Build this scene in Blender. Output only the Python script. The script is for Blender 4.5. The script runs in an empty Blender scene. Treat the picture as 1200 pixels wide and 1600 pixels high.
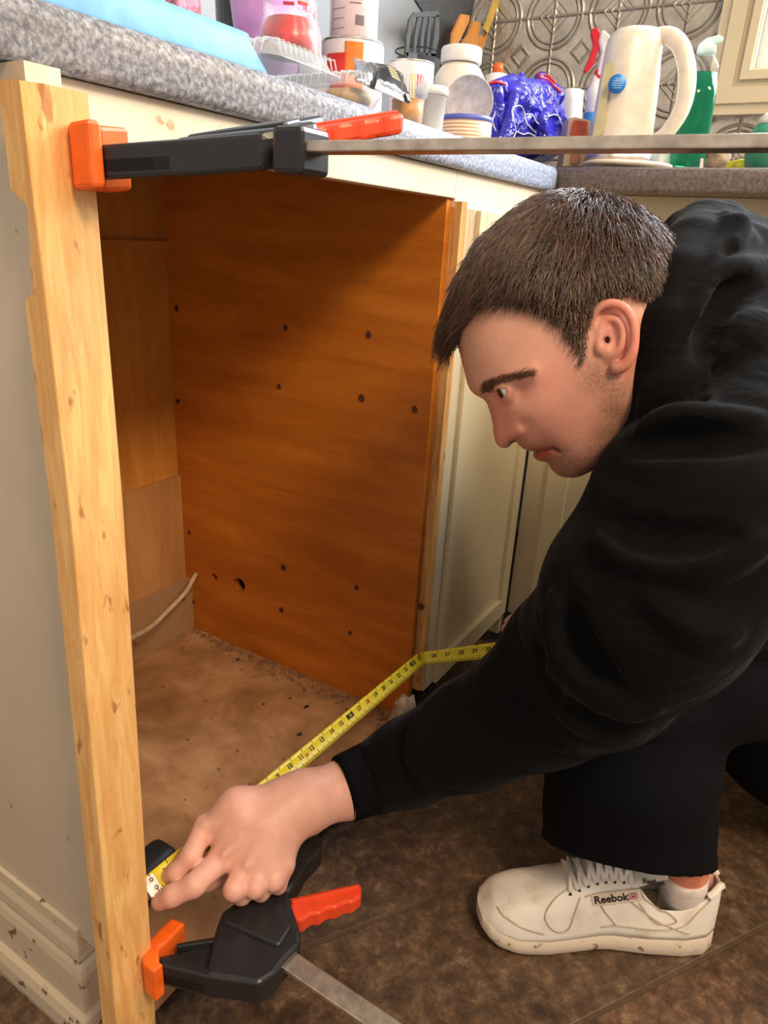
import bpy, bmesh, math, random
import numpy as np
from mathutils import Vector, Matrix

# ---------------------------------------------------------------- camera
S = bpy.context.scene
COL = S.collection
F = 1105.0
vx = np.array([721., -390., F]); vy = np.array([-1991., -549., F])
X_ = vx/np.linalg.norm(vx); Y_ = vy-vy.dot(X_)*X_; Y_ /= np.linalg.norm(Y_); Z_ = np.cross(X_, Y_)
R = np.array([X_, Y_, Z_])
C0 = np.array([0, -.4256, .79])
cam = bpy.data.objects.new('camera', bpy.data.cameras.new('camera')); COL.objects.link(cam)
cam.data.sensor_fit = 'VERTICAL'; cam.data.sensor_height = 24; cam.data.lens = 24*F/1600
cam.data.clip_start = .02
M = Matrix.Identity(4)
for i in range(3):
    M[i][0] = R[i, 0]; M[i][1] = -R[i, 1]; M[i][2] = -R[i, 2]; M[i][3] = C0[i]
cam.matrix_world = M
S.camera = cam
S.view_settings.view_transform = 'Standard'; S.view_settings.look = 'None'
S.view_settings.exposure = 0.0; S.view_settings.gamma = 1; S.view_settings.use_curve_mapping = False
# ---------------------------------------------------------------- light
wd = bpy.data.worlds.new('world'); S.world = wd; wd.use_nodes = True
wd.node_tree.nodes['Background'].inputs[0].default_value = (1.0, .86, .72, 1)
wd.node_tree.nodes['Background'].inputs[1].default_value = .68
def area(name, loc, target, size, power, col, sy=None):
    d = bpy.data.lights.new(name, 'AREA'); d.energy = power; d.color = col
    d.shape = 'RECTANGLE'; d.size = size; d.size_y = sy or size
    o = bpy.data.objects.new(name, d); COL.objects.link(o); o.location = loc
    o.rotation_euler = (Vector(target)-Vector(loc)).to_track_quat('-Z', 'Y').to_euler()
    return o
area('warm_light', (-.08, -1.25, 1.95), (.5, 0, .45), .40, 28, (1.0, .76, .50))
area('warm_light', (.95, -1.65, 2.15), (.95, 0, .5), .35, 17, (1.0, .80, .56))  # added warm fill that brightens the corner door; no fixture known here
area('window_daylight', (2.05, -.75, 1.75), (.6, -.1, .75), 1.25, 105, (.82, .91, 1.0), 1.0)

def ray(px, py): return R @ np.array([px-600., py-800., F])/F
def PX(px, py, x): d = ray(px, py); return C0+d*(x-C0[0])/d[0]
def PY(px, py, y): d = ray(px, py); return C0+d*(y-C0[1])/d[1]
def PZ(px, py, z): d = ray(px, py); return C0+d*(z-C0[2])/d[2]
def PD(px, py, D): return C0+ray(px, py)*D
def U(px, py, D): return np.array([(px-600.)/F*D, (py-800.)/F*D, D])     # camera-axis metres

# ---------------------------------------------------------------- material helpers
MATS = {}
def srgb(c):
    return tuple((x/12.92 if x <= .04045 else ((x+.055)/1.055)**2.4) for x in [v/255. for v in c])+(1,)
class NT:
    def __init__(s, name, rough=.6, metal=0, spec=.5):
        m = bpy.data.materials.new(name); m.use_nodes = True; s.m = m; s.t = m.node_tree
        s.b = s.t.nodes['Principled BSDF']; s.b.inputs['Roughness'].default_value = rough
        s.b.inputs['Metallic'].default_value = metal; s.b.inputs['Specular IOR Level'].default_value = spec
        s.tc = s.t.nodes.new('ShaderNodeTexCoord')
        MATS[name] = m
    def n(s, k, **kw):
        x = s.t.nodes.new(k)
        for a, v in kw.items():
            if a.startswith('i_'):
                a = a[2:]; a = int(a) if a.isdigit() else a.replace('_', ' ')
                x.inputs[a].default_value = v
            else: setattr(x, a, v)
        return x
    def l(s, a, b): s.t.links.new(a, b)
    def map(s, scale, src='Object', rot=(0, 0, 0)):
        x = s.n('ShaderNodeMapping'); x.inputs['Scale'].default_value = scale; x.inputs['Rotation'].default_value = rot
        s.l(s.tc.outputs[src], x.inputs[0]); return x.outputs[0]
    def noise(s, vec, scale, detail=6, rough=.55, dist=0):
        x = s.n('ShaderNodeTexNoise', i_Scale=scale, i_Detail=detail, i_Roughness=rough, i_Distortion=dist)
        s.l(vec, x.inputs['Vector']); return x.outputs[0]
    def ramp(s, fac, stops):
        x = s.n('ShaderNodeValToRGB'); e = x.color_ramp.elements
        while len(e) < len(stops): e.new(.5)
        for q, (p, c) in zip(e, stops): q.position = p; q.color = srgb(c) if max(c) > 1 else tuple(c)+(1,)
        s.l(fac, x.inputs[0]); return x.outputs[0]
    def mix(s, fac, a, b, mode='MIX'):
        x = s.n('ShaderNodeMix', data_type='RGBA', blend_type=mode)
        if isinstance(fac, (int, float)): x.inputs[0].default_value = fac
        else: s.l(fac, x.inputs[0])
        for k, v in ((6, a), (7, b)):
            if isinstance(v, tuple): x.inputs[k].default_value = srgb(v) if max(v) > 1 else v+(1,)
            else: s.l(v, x.inputs[k])
        return x.outputs[2]
    def math(s, op, a, b=0, c=0):
        x = s.n('ShaderNodeMath', operation=op)
        for k, v in enumerate((a, b, c)):
            if isinstance(v, (int, float)): x.inputs[k].default_value = v
            else: s.l(v, x.inputs[k])
        return x.outputs[0]
    def color(s, o): s.l(o, s.b.inputs['Base Color']); return s
    def rough(s, o): s.l(o, s.b.inputs['Roughness']); return s
    def bump(s, h, strength=.3, dist=.002):
        x = s.n('ShaderNodeBump', i_Strength=strength, i_Distance=dist)
        s.l(h, x.inputs['Height']); s.l(x.outputs[0], s.b.inputs['Normal']); return s
def plain(name, c, rough=.5, metal=0, var=.12, bump=.0, scale=60, trans=0, alpha=1, coat=0, sheen=0, spec=.5):
    if name in MATS: return MATS[name]
    m = NT(name, rough, metal, spec)
    n = m.noise(m.map((1, 1, 1)), scale)
    lo = tuple(max(0, v*(1-var)) for v in c); hi = tuple(min(255, v*(1+var*.6)+.01) for v in c)
    m.color(m.ramp(n, [(.3, lo if max(lo) > 1 else (0., 0., 0.)), (.7, hi if max(hi) > 1 else (0., 0., 0.))]))
    if bump: m.bump(n, bump)
    m.b.inputs['Transmission Weight'].default_value = trans; m.b.inputs['Alpha'].default_value = alpha
    m.b.inputs['Coat Weight'].default_value = coat; m.b.inputs['Sheen Weight'].default_value = sheen
    return m.m
def wood(name, base, dark, axis=2, rough=.6, stretch=14, scale=9, speck=None, bump=.25):
    m = NT(name, rough, spec=.3)
    sc = [stretch]*3; sc[axis] = 1.0
    v = m.map(tuple(sc))
    n1 = m.noise(v, scale, 8, .6, .6); n2 = m.noise(v, scale*9, 4, .7)
    mid = tuple((a*.5+b*.5) for a, b in zip(base, dark))
    c = m.ramp(n1, [(.3, dark), (.48, mid), (.62, base)])
    c2 = m.mix(.25, c, m.ramp(n2, [(.3, dark), (.7, base)]))
    if speck:
        n3 = m.noise(m.map(tuple(2.2 if k != axis else .8 for k in range(3))), 38, 3, .5)
        c2 = m.mix(m.ramp(n3, [(.64, (0., 0., 0.)), (.70, (.75, .75, .75))]), c2, speck)
    m.color(c2).bump(n2, bump, .001)
    return m.m
def painted(name, base, wear, amt=.68, rough=.45, scale=22, bumpy=.12, blotch=None):
    m = NT(name, rough, spec=.35)
    v = m.map((1, 1, 1))
    n1 = m.noise(v, scale*2.6, 5, .6); n2 = m.noise(v, 3.5, 3, .5)
    c = m.ramp(n2, [(.3, tuple(x*.93 for x in base)), (.7, base)])
    if blotch: c = m.mix(m.ramp(m.noise(v, 7, 4), [(.45, (0., 0., 0.)), (.75, (.6, .6, .6))]), c, blotch)
    c = m.mix(m.ramp(n1, [(amt, (0., 0., 0.)), (amt+.05, (1., 1., 1.))]), c, wear)
    m.color(c).bump(n1, bumpy, .0012)
    return m.m

# materials
M_floor = NT('stone_tile', .42, spec=.4)
v = M_floor.map((1, 1, 1), 'Object', (0, 0, math.radians(33)))
br = M_floor.n('ShaderNodeTexBrick', offset=.37, squash=1.6, squash_frequency=3)
br.inputs['Scale'].default_value = 1; br.inputs['Brick Width'].default_value = .30; br.inputs['Row Height'].default_value = .2
br.inputs['Mortar Size'].default_value = .004; br.inputs['Mortar Smooth'].default_value = .35
br.inputs['Color1'].default_value = (0, 0, 0, 1); br.inputs['Color2'].default_value = (1, 1, 1, 1); br.inputs['Mortar'].default_value = (.5, .5, .5, 1)
M_floor.l(v, br.inputs['Vector'])
fn = M_floor.noise(v, 42, 11, .76, .25); fn2 = M_floor.noise(v, 5, 4, .6)
fc = M_floor.ramp(fn, [(.36, (50, 41, 36)), (.47, (100, 80, 64)), (.57, (146, 119, 94)), (.67, (200, 174, 142))])
fc = M_floor.mix(.5, fc, M_floor.mix(br.outputs[0], (58, 54, 56), (190, 128, 84)), 'MULTIPLY')
fc = M_floor.mix(.3, fc, M_floor.ramp(fn2, [(.3, (60, 46, 38)), (.7, (128, 98, 74))]))
fc = M_floor.mix(M_floor.math('MULTIPLY', br.outputs[1], .7), fc, (84, 68, 54))
M_floor.color(fc).bump(M_floor.math('SUBTRACT', fn, br.outputs[1]), .35, .003)
M_floor = M_floor.m

M_edge = NT('speckled_laminate', .38, spec=.5)
v = M_edge.map((1, 1, 1)); n = M_edge.noise(v, 230, 4, .7); n2 = M_edge.noise(v, 16, 5, .6)
c = M_edge.ramp(n, [(.36, (108, 116, 134)), (.5, (150, 158, 178)), (.64, (192, 202, 220))])
c = M_edge.mix(M_edge.ramp(n2, [(.54, (0., 0., 0.)), (.76, (.4, .4, .4))]), c, (128, 112, 98))
M_edge.color(c).bump(n, .35, .0012); M_edge = M_edge.m
M_edge2 = NT('grey_laminate', .5); v = M_edge2.map((1, 1, 1)); n = M_edge2.noise(v, 170, 5, .7); n2 = M_edge2.noise(v, 14, 5, .6)
c = M_edge2.ramp(n, [(.36, (96, 84, 78)), (.64, (150, 136, 128))]); c = M_edge2.mix(M_edge2.ramp(n2, [(.45, (0., 0., 0.)), (.7, (.5, .5, .5))]), c, (110, 88, 72))
M_edge2.color(c).bump(n, .3, .001); M_edge2 = M_edge2.m

M_end = painted('scuffed_white_panel', (216, 198, 174), (112, 92, 74), .72, .42, 10, .03)
M_skirt = painted('chipped_white_moulding', (214, 196, 170), (122, 88, 62), .60, .5, 20, .2)
M_cream = painted('cream_paint', (216, 202, 170), (150, 122, 88), .71, .4, 16, .08)
M_rail = painted('peeling_white_paint', (228, 214, 190), (186, 150, 104), .64, .5, 12, .3, (214, 186, 146))
M_plank = wood('sawn_whitewood', (242, 198, 132), (214, 152, 86), 2, .62, 9, 12, (156, 96, 50), .6)
M_ply = wood('orange_plywood', (208, 126, 44), (166, 90, 24), 1, .38, 7, 3.0, None, .05)
M_ply2 = wood('tan_plywood', (218, 150, 68), (186, 116, 44), 2, .5, 7, 3.4, None, .05)
M_raw = wood('raw_pine_edge', (222, 176, 112), (176, 116, 60), 2, .6, 12, 14, (150, 92, 44), .5)
M_pale = wood('pale_raw_wood', (206, 178, 140), (176, 142, 104), 2, .6, 12, 12, None, .4)
M_bottom = NT('dusty_board', .75, spec=.2)
v = M_bottom.map((1, 1, 1)); n = M_bottom.noise(v, 11, 7, .62, .4); n2 = M_bottom.noise(v, 46, 4, .6)
c = M_bottom.ramp(n, [(.3, (136, 96, 62)), (.5, (170, 126, 86)), (.68, (196, 154, 112))])
c = M_bottom.mix(M_bottom.ramp(n2, [(.66, (0., 0., 0.)), (.74, (.9, .9, .9))]), c, (86, 54, 34))
M_bottom.color(c).bump(n, .3, .003); M_bottom = M_bottom.m
M_grey = painted('grey_wall_paint', (166, 170, 176), (150, 150, 150), .8, .7)
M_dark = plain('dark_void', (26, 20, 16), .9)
M_black = plain('black_plastic', (34, 34, 38), .34, var=.2, scale=40, spec=.5)
M_rub = plain('black_rubber', (18, 19, 24), .55)
M_orange = plain('orange_plastic', (244, 104, 30), .38, var=.08)
M_trig = plain('coral_plastic', (240, 78, 40), .36, var=.06)
M_steel = plain('brushed_steel', (214, 202, 190), .33, .9, .15, scale=90)
M_yellow = plain('yellow_tape', (226, 204, 34), .35, var=.06)
M_ink = plain('black_ink', (22, 20, 16), .5)
M_red = plain('red_ink', (196, 60, 30), .5)
M_white = plain('white_plastic', (232, 230, 226), .32, var=.04)
M_bone = plain('cream_plastic', (226, 216, 200), .30, var=.05)
def tin():
    m = NT('embossed_tin', .34, .45)
    sep = m.n('ShaderNodeSeparateXYZ'); m.l(m.tc.outputs['Object'], sep.inputs[0])
    s = .149
    fy = m.math('SUBTRACT', m.math('FRACT', m.math('DIVIDE', m.math('ADD', sep.outputs[1], 10.0+.0), s)), .5)
    fz = m.math('SUBTRACT', m.math('FRACT', m.math('DIVIDE', m.math('ADD', sep.outputs[2], 10.04), s)), .5)
    ay = m.math('ABSOLUTE', fy); az = m.math('ABSOLUTE', fz)
    cy = m.math('SUBTRACT', .5, ay); cz = m.math('SUBTRACT', .5, az)
    def ring(a, b, r, w):
        d = m.math('SQRT', m.math('ADD', m.math('MULTIPLY', a, a), m.math('MULTIPLY', b, b)))
        e = m.math('ABSOLUTE', m.math('SUBTRACT', d, r))
        return m.math('MAXIMUM', m.math('SUBTRACT', 1, m.math('DIVIDE', e, w)), 0)
    h = ring(cy, cz, .44, .03)
    h = m.math('MAXIMUM', h, ring(cy, cz, .37, .02))
    h = m.math('MAXIMUM', h, m.math('MAXIMUM', m.math('SUBTRACT', 1, m.math('DIVIDE', cy, .03)), 0))
    h = m.math('MAXIMUM', h, m.math('MAXIMUM', m.math('SUBTRACT', 1, m.math('DIVIDE', cz, .03)), 0))
    dia = m.math('ABSOLUTE', m.math('SUBTRACT', m.math('ADD', ay, az), .14))
    h = m.math('MAXIMUM', h, m.math('MAXIMUM', m.math('SUBTRACT', 1, m.math('DIVIDE', dia, .05)), 0))
    leaf = m.math('MULTIPLY', m.math('SINE', m.math('MULTIPLY', m.math('ADD', cy, cz), 60)), m.math('LESS_THAN', m.math('ADD', cy, cz), .3))
    h = m.math('ADD', h, m.math('MULTIPLY', m.math('MAXIMUM', leaf, 0), .5))
    n = m.noise(m.map((1, 1, 1)), 24)
    m.color(m.ramp(n, [(.3, (168, 158, 144)), (.7, (202, 194, 180))]))
    m.bump(m.math('ADD', h, m.math('MULTIPLY', m.noise(m.map((1, 1, 1)), 60, 2), .5)), 1.0, .0045); return m.m
M_tin = tin()

# ---------------------------------------------------------------- mesh helpers
def link(name, me, mat, parent=None, smooth=False, kind=None):
    o = bpy.data.objects.new(name, me); COL.objects.link(o)
    for m in (mat if isinstance(mat, (list, tuple)) else [mat]):
        if m is not None: me.materials.append(m)
    if smooth:
        for p in me.polygons: p.use_smooth = True
    if parent is not None:
        o.parent = parent
        if parent.type == 'EMPTY': o.matrix_parent_inverse = parent.matrix_basis.inverted()
        else: o.matrix_parent_inverse = parent.matrix_basis.inverted()
    if kind: o['kind'] = kind
    return o
def fromdata(name, vs, fs, mat, parent=None, smooth=False, kind=None, fix=True):
    me = bpy.data.meshes.new(name); me.from_pydata([tuple(map(float, q)) for q in vs], [], [tuple(int(k) for k in f) for f in fs]); me.update()
    if fix:
        bm = bmesh.new(); bm.from_mesh(me); bmesh.ops.recalc_face_normals(bm, faces=bm.faces); bm.to_mesh(me); bm.free()
    return link(name, me, mat, parent, smooth, kind)
def frombm(name, bm, mat, parent=None, smooth=False, kind=None):
    bmesh.ops.recalc_face_normals(bm, faces=bm.faces)
    me = bpy.data.meshes.new(name); bm.to_mesh(me); bm.free()
    return link(name, me, mat, parent, smooth, kind)
def a_box(bm, lo, hi, bev=0, mat4=None, seg=2):
    r = bmesh.ops.create_cube(bm, size=1)['verts']
    lo = Vector(lo); hi = Vector(hi); c = (lo+hi)/2; d = hi-lo
    for q in r: q.co = Vector((q.co.x*d.x, q.co.y*d.y, q.co.z*d.z))+c
    if bev:
        es = list({e for q in r for e in q.link_edges})
        n0 = len(bm.verts)
        rr = bmesh.ops.bevel(bm, geom=es, offset=bev, segments=seg, affect='EDGES', profile=.5)
        r = list({v for f in rr['faces'] for v in f.verts} | {v for v in r if v.is_valid})
    if mat4 is not None:
        for q in r: q.co = mat4 @ q.co
    return r
def box(name, lo, hi, mat, parent=None, bev=0, kind=None, mat4=None):
    bm = bmesh.new(); a_box(bm, lo, hi, bev, mat4); return frombm(name, bm, mat, parent, bev > 0 and False, kind)
def smoothpts(pts, n):
    pts = [np.array(p, float) for p in pts]
    P = [2*pts[0]-pts[1]]+pts+[2*pts[-1]-pts[-2]]; out = []
    for i in range(1, len(P)-2):
        for k in range(n):
            t = k/n
            out.append(.5*((2*P[i])+(-P[i-1]+P[i+1])*t+(2*P[i-1]-5*P[i]+4*P[i+1]-P[i+2])*t*t+(-P[i-1]+3*P[i]-3*P[i+1]+P[i+2])*t**3))
    out.append(P[-2]); return out
def tube_data(pts, rads, seg=10, flat=1.0, up=(0, 0, 1), caps=True):
    pts = [np.array(p, float) for p in pts]; n = len(pts)
    if not hasattr(rads, '__len__'): rads = [rads]*n
    vs = []; fs = []; u = np.array(up, float)
    for i in range(n):
        t = pts[min(i+1, n-1)]-pts[max(i-1, 0)]; t /= np.linalg.norm(t)+1e-12
        a = np.cross(t, u)
        if np.linalg.norm(a) < 1e-6: a = np.cross(t, np.array([1., .2, 0]))
        a /= np.linalg.norm(a); b = np.cross(a, t); u = b if flat == 1.0 else u
        for k in range(seg):
            th = 2*math.pi*k/seg; vs.append(pts[i]+rads[i]*(math.cos(th)*a+flat*math.sin(th)*b))
    for i in range(n-1):
        for k in range(seg):
            fs.append((i*seg+k, i*seg+(k+1) % seg, (i+1)*seg+(k+1) % seg, (i+1)*seg+k))
    if caps: fs.append(tuple(range(seg))[::-1]); fs.append(tuple((n-1)*seg+k for k in range(seg)))
    return vs, fs
def join(parts):
    V = []; Fc = []
    for vs, fs in parts:
        o = len(V); V += list(vs); Fc += [tuple(k+o for k in f) for f in fs]
    return V, Fc
def tube(name, pts, r, mat, parent=None, seg=10, **k):
    vs, fs = tube_data(pts, r, seg, **k); return fromdata(name, vs, fs, mat, parent, True)
def lathe_data(prof, c=(0, 0, 0), seg=36, sx=1, sy=1):
    vs = []; fs = []; n = len(prof)
    for r, z in prof:
        for k in range(seg):
            th = 2*math.pi*k/seg; vs.append((c[0]+sx*r*math.cos(th), c[1]+sy*r*math.sin(th), c[2]+z))
    for i in range(n-1):
        for k in range(seg): fs.append((i*seg+k, i*seg+(k+1) % seg, (i+1)*seg+(k+1) % seg, (i+1)*seg+k))
    if prof[0][0] > 1e-5: fs.append(tuple(range(seg))[::-1])
    if prof[-1][0] > 1e-5: fs.append(tuple((n-1)*seg+k for k in range(seg)))
    return vs, fs
def lathe(name, prof, mat, parent=None, c=(0, 0, 0), seg=36, mat4=None, sx=1, sy=1):
    vs, fs = lathe_data(prof, c, seg, sx, sy)
    if mat4 is not None: vs = [tuple(mat4 @ Vector(q)) for q in vs]
    o = fromdata(name, vs, fs, mat, parent, True)
    o.data.polygons.foreach_set('use_smooth', [len(p.vertices) == 4 for p in o.data.polygons]); return o
def prism_data(poly, z0, z1, f=lambda x, y, z: (x, y, z)):
    n = len(poly); vs = [f(x, y, z0) for x, y in poly]+[f(x, y, z1) for x, y in poly]
    fs = [tuple(range(n))[::-1], tuple(range(n, 2*n))]+[(i, (i+1) % n, n+(i+1) % n, n+i) for i in range(n)]
    return vs, fs
def prism(name, poly, z0, z1, mat, parent=None, f=lambda x, y, z: (x, y, z), bev=0):
    vs, fs = prism_data(poly, z0, z1, f)
    o = fromdata(name, vs, fs, mat, parent)
    if bev:
        md = o.modifiers.new('bevel', 'BEVEL'); md.width = bev; md.segments = 2; md.limit_method = 'ANGLE'
    return o
def empty(name, loc, label, cat, group=None):
    o = bpy.data.objects.new(name, None); COL.objects.link(o); o.location = loc; o.empty_display_size = .02
    bpy.context.view_layer.update()
    o['label'] = label; o['category'] = cat
    if group: o['group'] = group
    return o
def tag(o, label, cat, group=None):
    o['label'] = label; o['category'] = cat
    if group: o['group'] = group
    return o
def text_data(s, size, xf, extrude=0.0002, align='CENTER', bold=0):
    cu = bpy.data.curves.new('t', 'FONT'); cu.body = s; cu.size = size; cu.extrude = extrude; cu.align_x = align; cu.align_y = 'CENTER'; cu.offset = bold
    cu.resolution_u = 3
    o = bpy.data.objects.new('t', cu); COL.objects.link(o)
    me = o.to_mesh(); vs = [tuple(xf @ q.co) for q in me.vertices]; fs = [tuple(p.vertices) for p in me.polygons]
    o.to_mesh_clear(); bpy.data.objects.remove(o); bpy.data.curves.remove(cu); return vs, fs
def frame(o, x, y, z):
    x = Vector(x).normalized(); z = Vector(z); z = (z-x*z.dot(x)).normalized(); y = z.cross(x)
    m = Matrix.Identity(4)
    for i in range(3): m[i][0] = x[i]; m[i][1] = y[i]; m[i][2] = z[i]; m[i][3] = o[i]
    return m
def wire_mod(o, w, bev=0):
    md = o.modifiers.new('solid', 'SOLIDIFY'); md.thickness = w; return o

def snets(Fv, org, h):
    """naive surface nets: returns verts (n,3), quads"""
    nx, ny, nz = Fv.shape; s = Fv < 0
    cs = (nx-1, ny-1, nz-1); ncell = cs[0]*cs[1]*cs[2]
    keys = []; pos = []; quads = []
    st = np.array([cs[1]*cs[2], cs[2], 1])
    for ax in range(3):
        sl0 = [slice(None)]*3; sl1 = [slice(None)]*3; sl0[ax] = slice(0, -1); sl1[ax] = slice(1, None)
        A = s[tuple(sl0)]; B = s[tuple(sl1)]
        idx = np.argwhere(A != B)
        if len(idx) == 0: continue
        f0 = Fv[tuple(sl0)][tuple(idx.T)]; f1 = Fv[tuple(sl1)][tuple(idx.T)]
        p = idx.astype(float); p[:, ax] += f0/(f0-f1)
        o1, o2 = [(1, 2), (2, 0), (0, 1)][ax]
        cells = []
        ok = np.ones(len(idx), bool)
        for d1, d2 in ((-1, -1), (0, -1), (0, 0), (-1, 0)):
            c = idx.copy(); c[:, o1] += d1; c[:, o2] += d2
            v_ = (c[:, o1] >= 0) & (c[:, o1] < cs[o1]) & (c[:, o2] >= 0) & (c[:, o2] < cs[o2])
            ok &= v_; k = c @ st; cells.append(k); keys.append(k[v_]); pos.append(p[v_])
        q = np.stack(cells, 1)[ok]; fl = (f0[ok] < 0)
        q[~fl] = q[~fl][:, ::-1]; quads.append(q)
    keys = np.concatenate(keys); pos = np.concatenate(pos); quads = np.concatenate(quads)
    u, inv = np.unique(keys, return_inverse=True)
    cnt = np.bincount(inv).astype(float)
    V = np.stack([np.bincount(inv, pos[:, k])/cnt for k in range(3)], 1)
    return V*h+np.array(org), np.searchsorted(u, quads)
def meshnp(name, V, Q):
    me = bpy.data.meshes.new(name); me.vertices.add(len(V)); me.vertices.foreach_set('co', np.asarray(V, np.float32).ravel())
    me.loops.add(Q.size); me.loops.foreach_set('vertex_index', Q.astype(np.int32).ravel())
    me.polygons.add(len(Q)); me.polygons.foreach_set('loop_start', np.arange(0, Q.size, 4, dtype=np.int32))
    me.polygons.foreach_set('use_smooth', np.ones(len(Q), bool))
    me.update(calc_edges=True); return me
class Field:
    def __init__(s, lo, hi, h):
        s.h = h; s.lo = np.array(lo, float); n = np.ceil((np.array(hi)-s.lo)/h).astype(int)+1; s.n = n
        s.F = np.full(tuple(n), .05, np.float32)
        s.ax = [s.lo[k]+h*np.arange(n[k]) for k in range(3)]
    def sub(s, lo, hi):
        a = np.clip(np.floor((np.array(lo)-s.lo)/s.h).astype(int), 0, s.n-1); b = np.clip(np.ceil((np.array(hi)-s.lo)/s.h).astype(int)+1, 1, s.n)
        sl = tuple(slice(int(x), int(max(y, x+1))) for x, y in zip(a, b))
        G = np.meshgrid(*[s.ax[k][sl[k]] for k in range(3)], indexing='ij', sparse=True)
        return sl, G
    def put(s, sl, d, k, op='u'):
        f = s.F[sl]
        if op == 'u':
            if k > 0:
                hh = np.clip(.5+.5*(f-d)/k, 0, 1); s.F[sl] = f*(1-hh)+d*hh-k*hh*(1-hh)
            else: s.F[sl] = np.minimum(f, d)
        else:
            d = -d
            if k > 0:
                hh = np.clip(.5-.5*(f-d)/k, 0, 1); s.F[sl] = f*(1-hh)+d*hh+k*hh*(1-hh)
            else: s.F[sl] = np.maximum(f, d)
    def cone(s, a, b, ra, rb, k=.01, op='u'):
        a = np.array(a, float); b = np.array(b, float); m = max(ra, rb)+max(k, .004)*1.5+.03
        sl, G = s.sub(np.minimum(a, b)-m, np.maximum(a, b)+m)
        d = b-a; L2 = d.dot(d)+1e-12
        t = np.clip(((G[0]-a[0])*d[0]+(G[1]-a[1])*d[1]+(G[2]-a[2])*d[2])/L2, 0, 1)
        dist = np.sqrt((G[0]-a[0]-t*d[0])**2+(G[1]-a[1]-t*d[1])**2+(G[2]-a[2]-t*d[2])**2)-(ra+(rb-ra)*t)
        s.put(sl, dist, k, op)
    def chain(s, P, k=.01, op='u'):
        for (a, ra), (b, rb) in zip(P[:-1], P[1:]): s.cone(a, b, ra, rb, k, op)
    def ell(s, c, r, k=.01, op='u', rot=None):
        c = np.array(c, float); m = max(r)+k*1.5+.03
        sl, G = s.sub(c-m, c+m)
        p = [G[0]-c[0], G[1]-c[1], G[2]-c[2]]
        if rot is not None:
            p = [rot[i][0]*p[0]+rot[i][1]*p[1]+rot[i][2]*p[2] for i in range(3)]
        k0 = np.sqrt((p[0]/r[0])**2+(p[1]/r[1])**2+(p[2]/r[2])**2)
        s.put(sl, (k0-1)*min(r) if max(r)/min(r) < 1.3 else (k0-1)*(np.prod(r)**(1/3.)), k, op)
    def mesh(s, tol=0):
        return snets(s.F, s.lo, s.h)
def cam2world(V): return (np.asarray(V) @ R.T)+C0

# ================================================================= SETTING
box('floor', (-.6, -2.2, -.03), (2.2, .62, 0), M_floor, kind='structure')
box('wall_back', (-.6, .56, 0), (2.0, .62, 2.5), M_grey, kind='structure')
bm = bmesh.new()
for lo, hi in (((1.86, -.17, 0), (1.92, .56, 2.5)), ((1.86, -2.2, 0), (1.92, -.17, 1.15)), ((1.86, -2.2, 2.25), (1.92, -.17, 2.5)), ((1.86, -2.2, 1.15), (1.92, -1.45, 2.25))): a_box(bm, lo, hi)
frombm('wall_right', bm, M_grey, kind='structure')
bm = bmesh.new(); a_box(bm, (1.85, -.100, .906), (1.86, .56, 1.62)); a_box(bm, (1.8501, -1.5, .906), (1.8599, -.100, 1.09))
frombm('trim_1', bm, M_tin, kind='structure')
bpy.data.objects['trim_1'].data
# window casing around the opening, mitred, three steps
def casing():
    bm = bmesh.new()
    y1, y0, z0, z1 = -.088, -1.52, 1.068, 2.33
    for wdt, off, th in ((.082, 0, .022), (.03, .02, .03), (.016, .062, .034)):
        yo1, yo0, zo0, zo1 = y1-off, y0+off, z0+off, z1-off
        yi1, yi0, zi0, zi1 = yo1-wdt, yo0+wdt, zo0+wdt, zo1-wdt
        for q in (((yo1, zo0), (yo0, zo0), (yi0, zi0), (yi1, zi0)), ((yo1, zo1), (yo1, zo0), (yi1, zi0), (yi1, zi1)), ((yo0, zo1), (yo1, zo1), (yi1, zi1), (yi0, zi1)), ((yo0, zo0), (yo0, zo1), (yi0, zi1), (yi0, zi0))):
            vv = [bm.verts.new((1.848-th, a, b)) for a, b in q]+[bm.verts.new((1.85, a, b)) for a, b in q]
            bm.faces.new(vv[:4]); bm.faces.new(vv[4:][::-1])
            for i in range(4): bm.faces.new((vv[i], vv[(i+1) % 4], vv[4+(i+1) % 4], vv[4+i]))
    return bm
win = frombm('window_1', casing(), M_cream, kind='structure')
bm = bmesh.new()
for lo, hi in (((1.862, -.20, 1.15), (1.89, -.17, 2.25)), ((1.862, -1.45, 1.15), (1.89, -1.42, 2.25)), ((1.862, -1.42, 1.15), (1.89, -.20, 1.19)), ((1.862, -1.42, 2.21), (1.89, -.20, 2.25)), ((1.866, -.82, 1.19), (1.886, -.79, 2.21))): a_box(bm, lo, hi)
frombm('sash', bm, M_white, win)
gl_ = NT('window_glass', .03); _a = gl_.n('ShaderNodeMixShader', i_0=.08); _b = gl_.n('ShaderNodeBsdfTransparent'); gl_.l(_b.outputs[0], _a.inputs[1]); gl_.l(gl_.b.outputs[0], _a.inputs[2]); gl_.l(_a.outputs[0], gl_.t.nodes['Material Output'].inputs[0]); gl = gl_.m
box('pane', (1.874, -1.42, 1.19), (1.877, -.20, 2.21), gl, win)

# ================================================================= CABINETS
YF = .012
cab = empty('base_cabinet', (.27, YF, 0), 'open-fronted base cabinet with orange plywood inside and scuffed white end panel', 'cabinet')
box('end_panel', (.283, -.0092, .135), (.297, .545, .870), M_end, cab)
box('end_panel_foot', (.283, .062, 0), (.297, .545, .135), M_end, cab)
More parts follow.
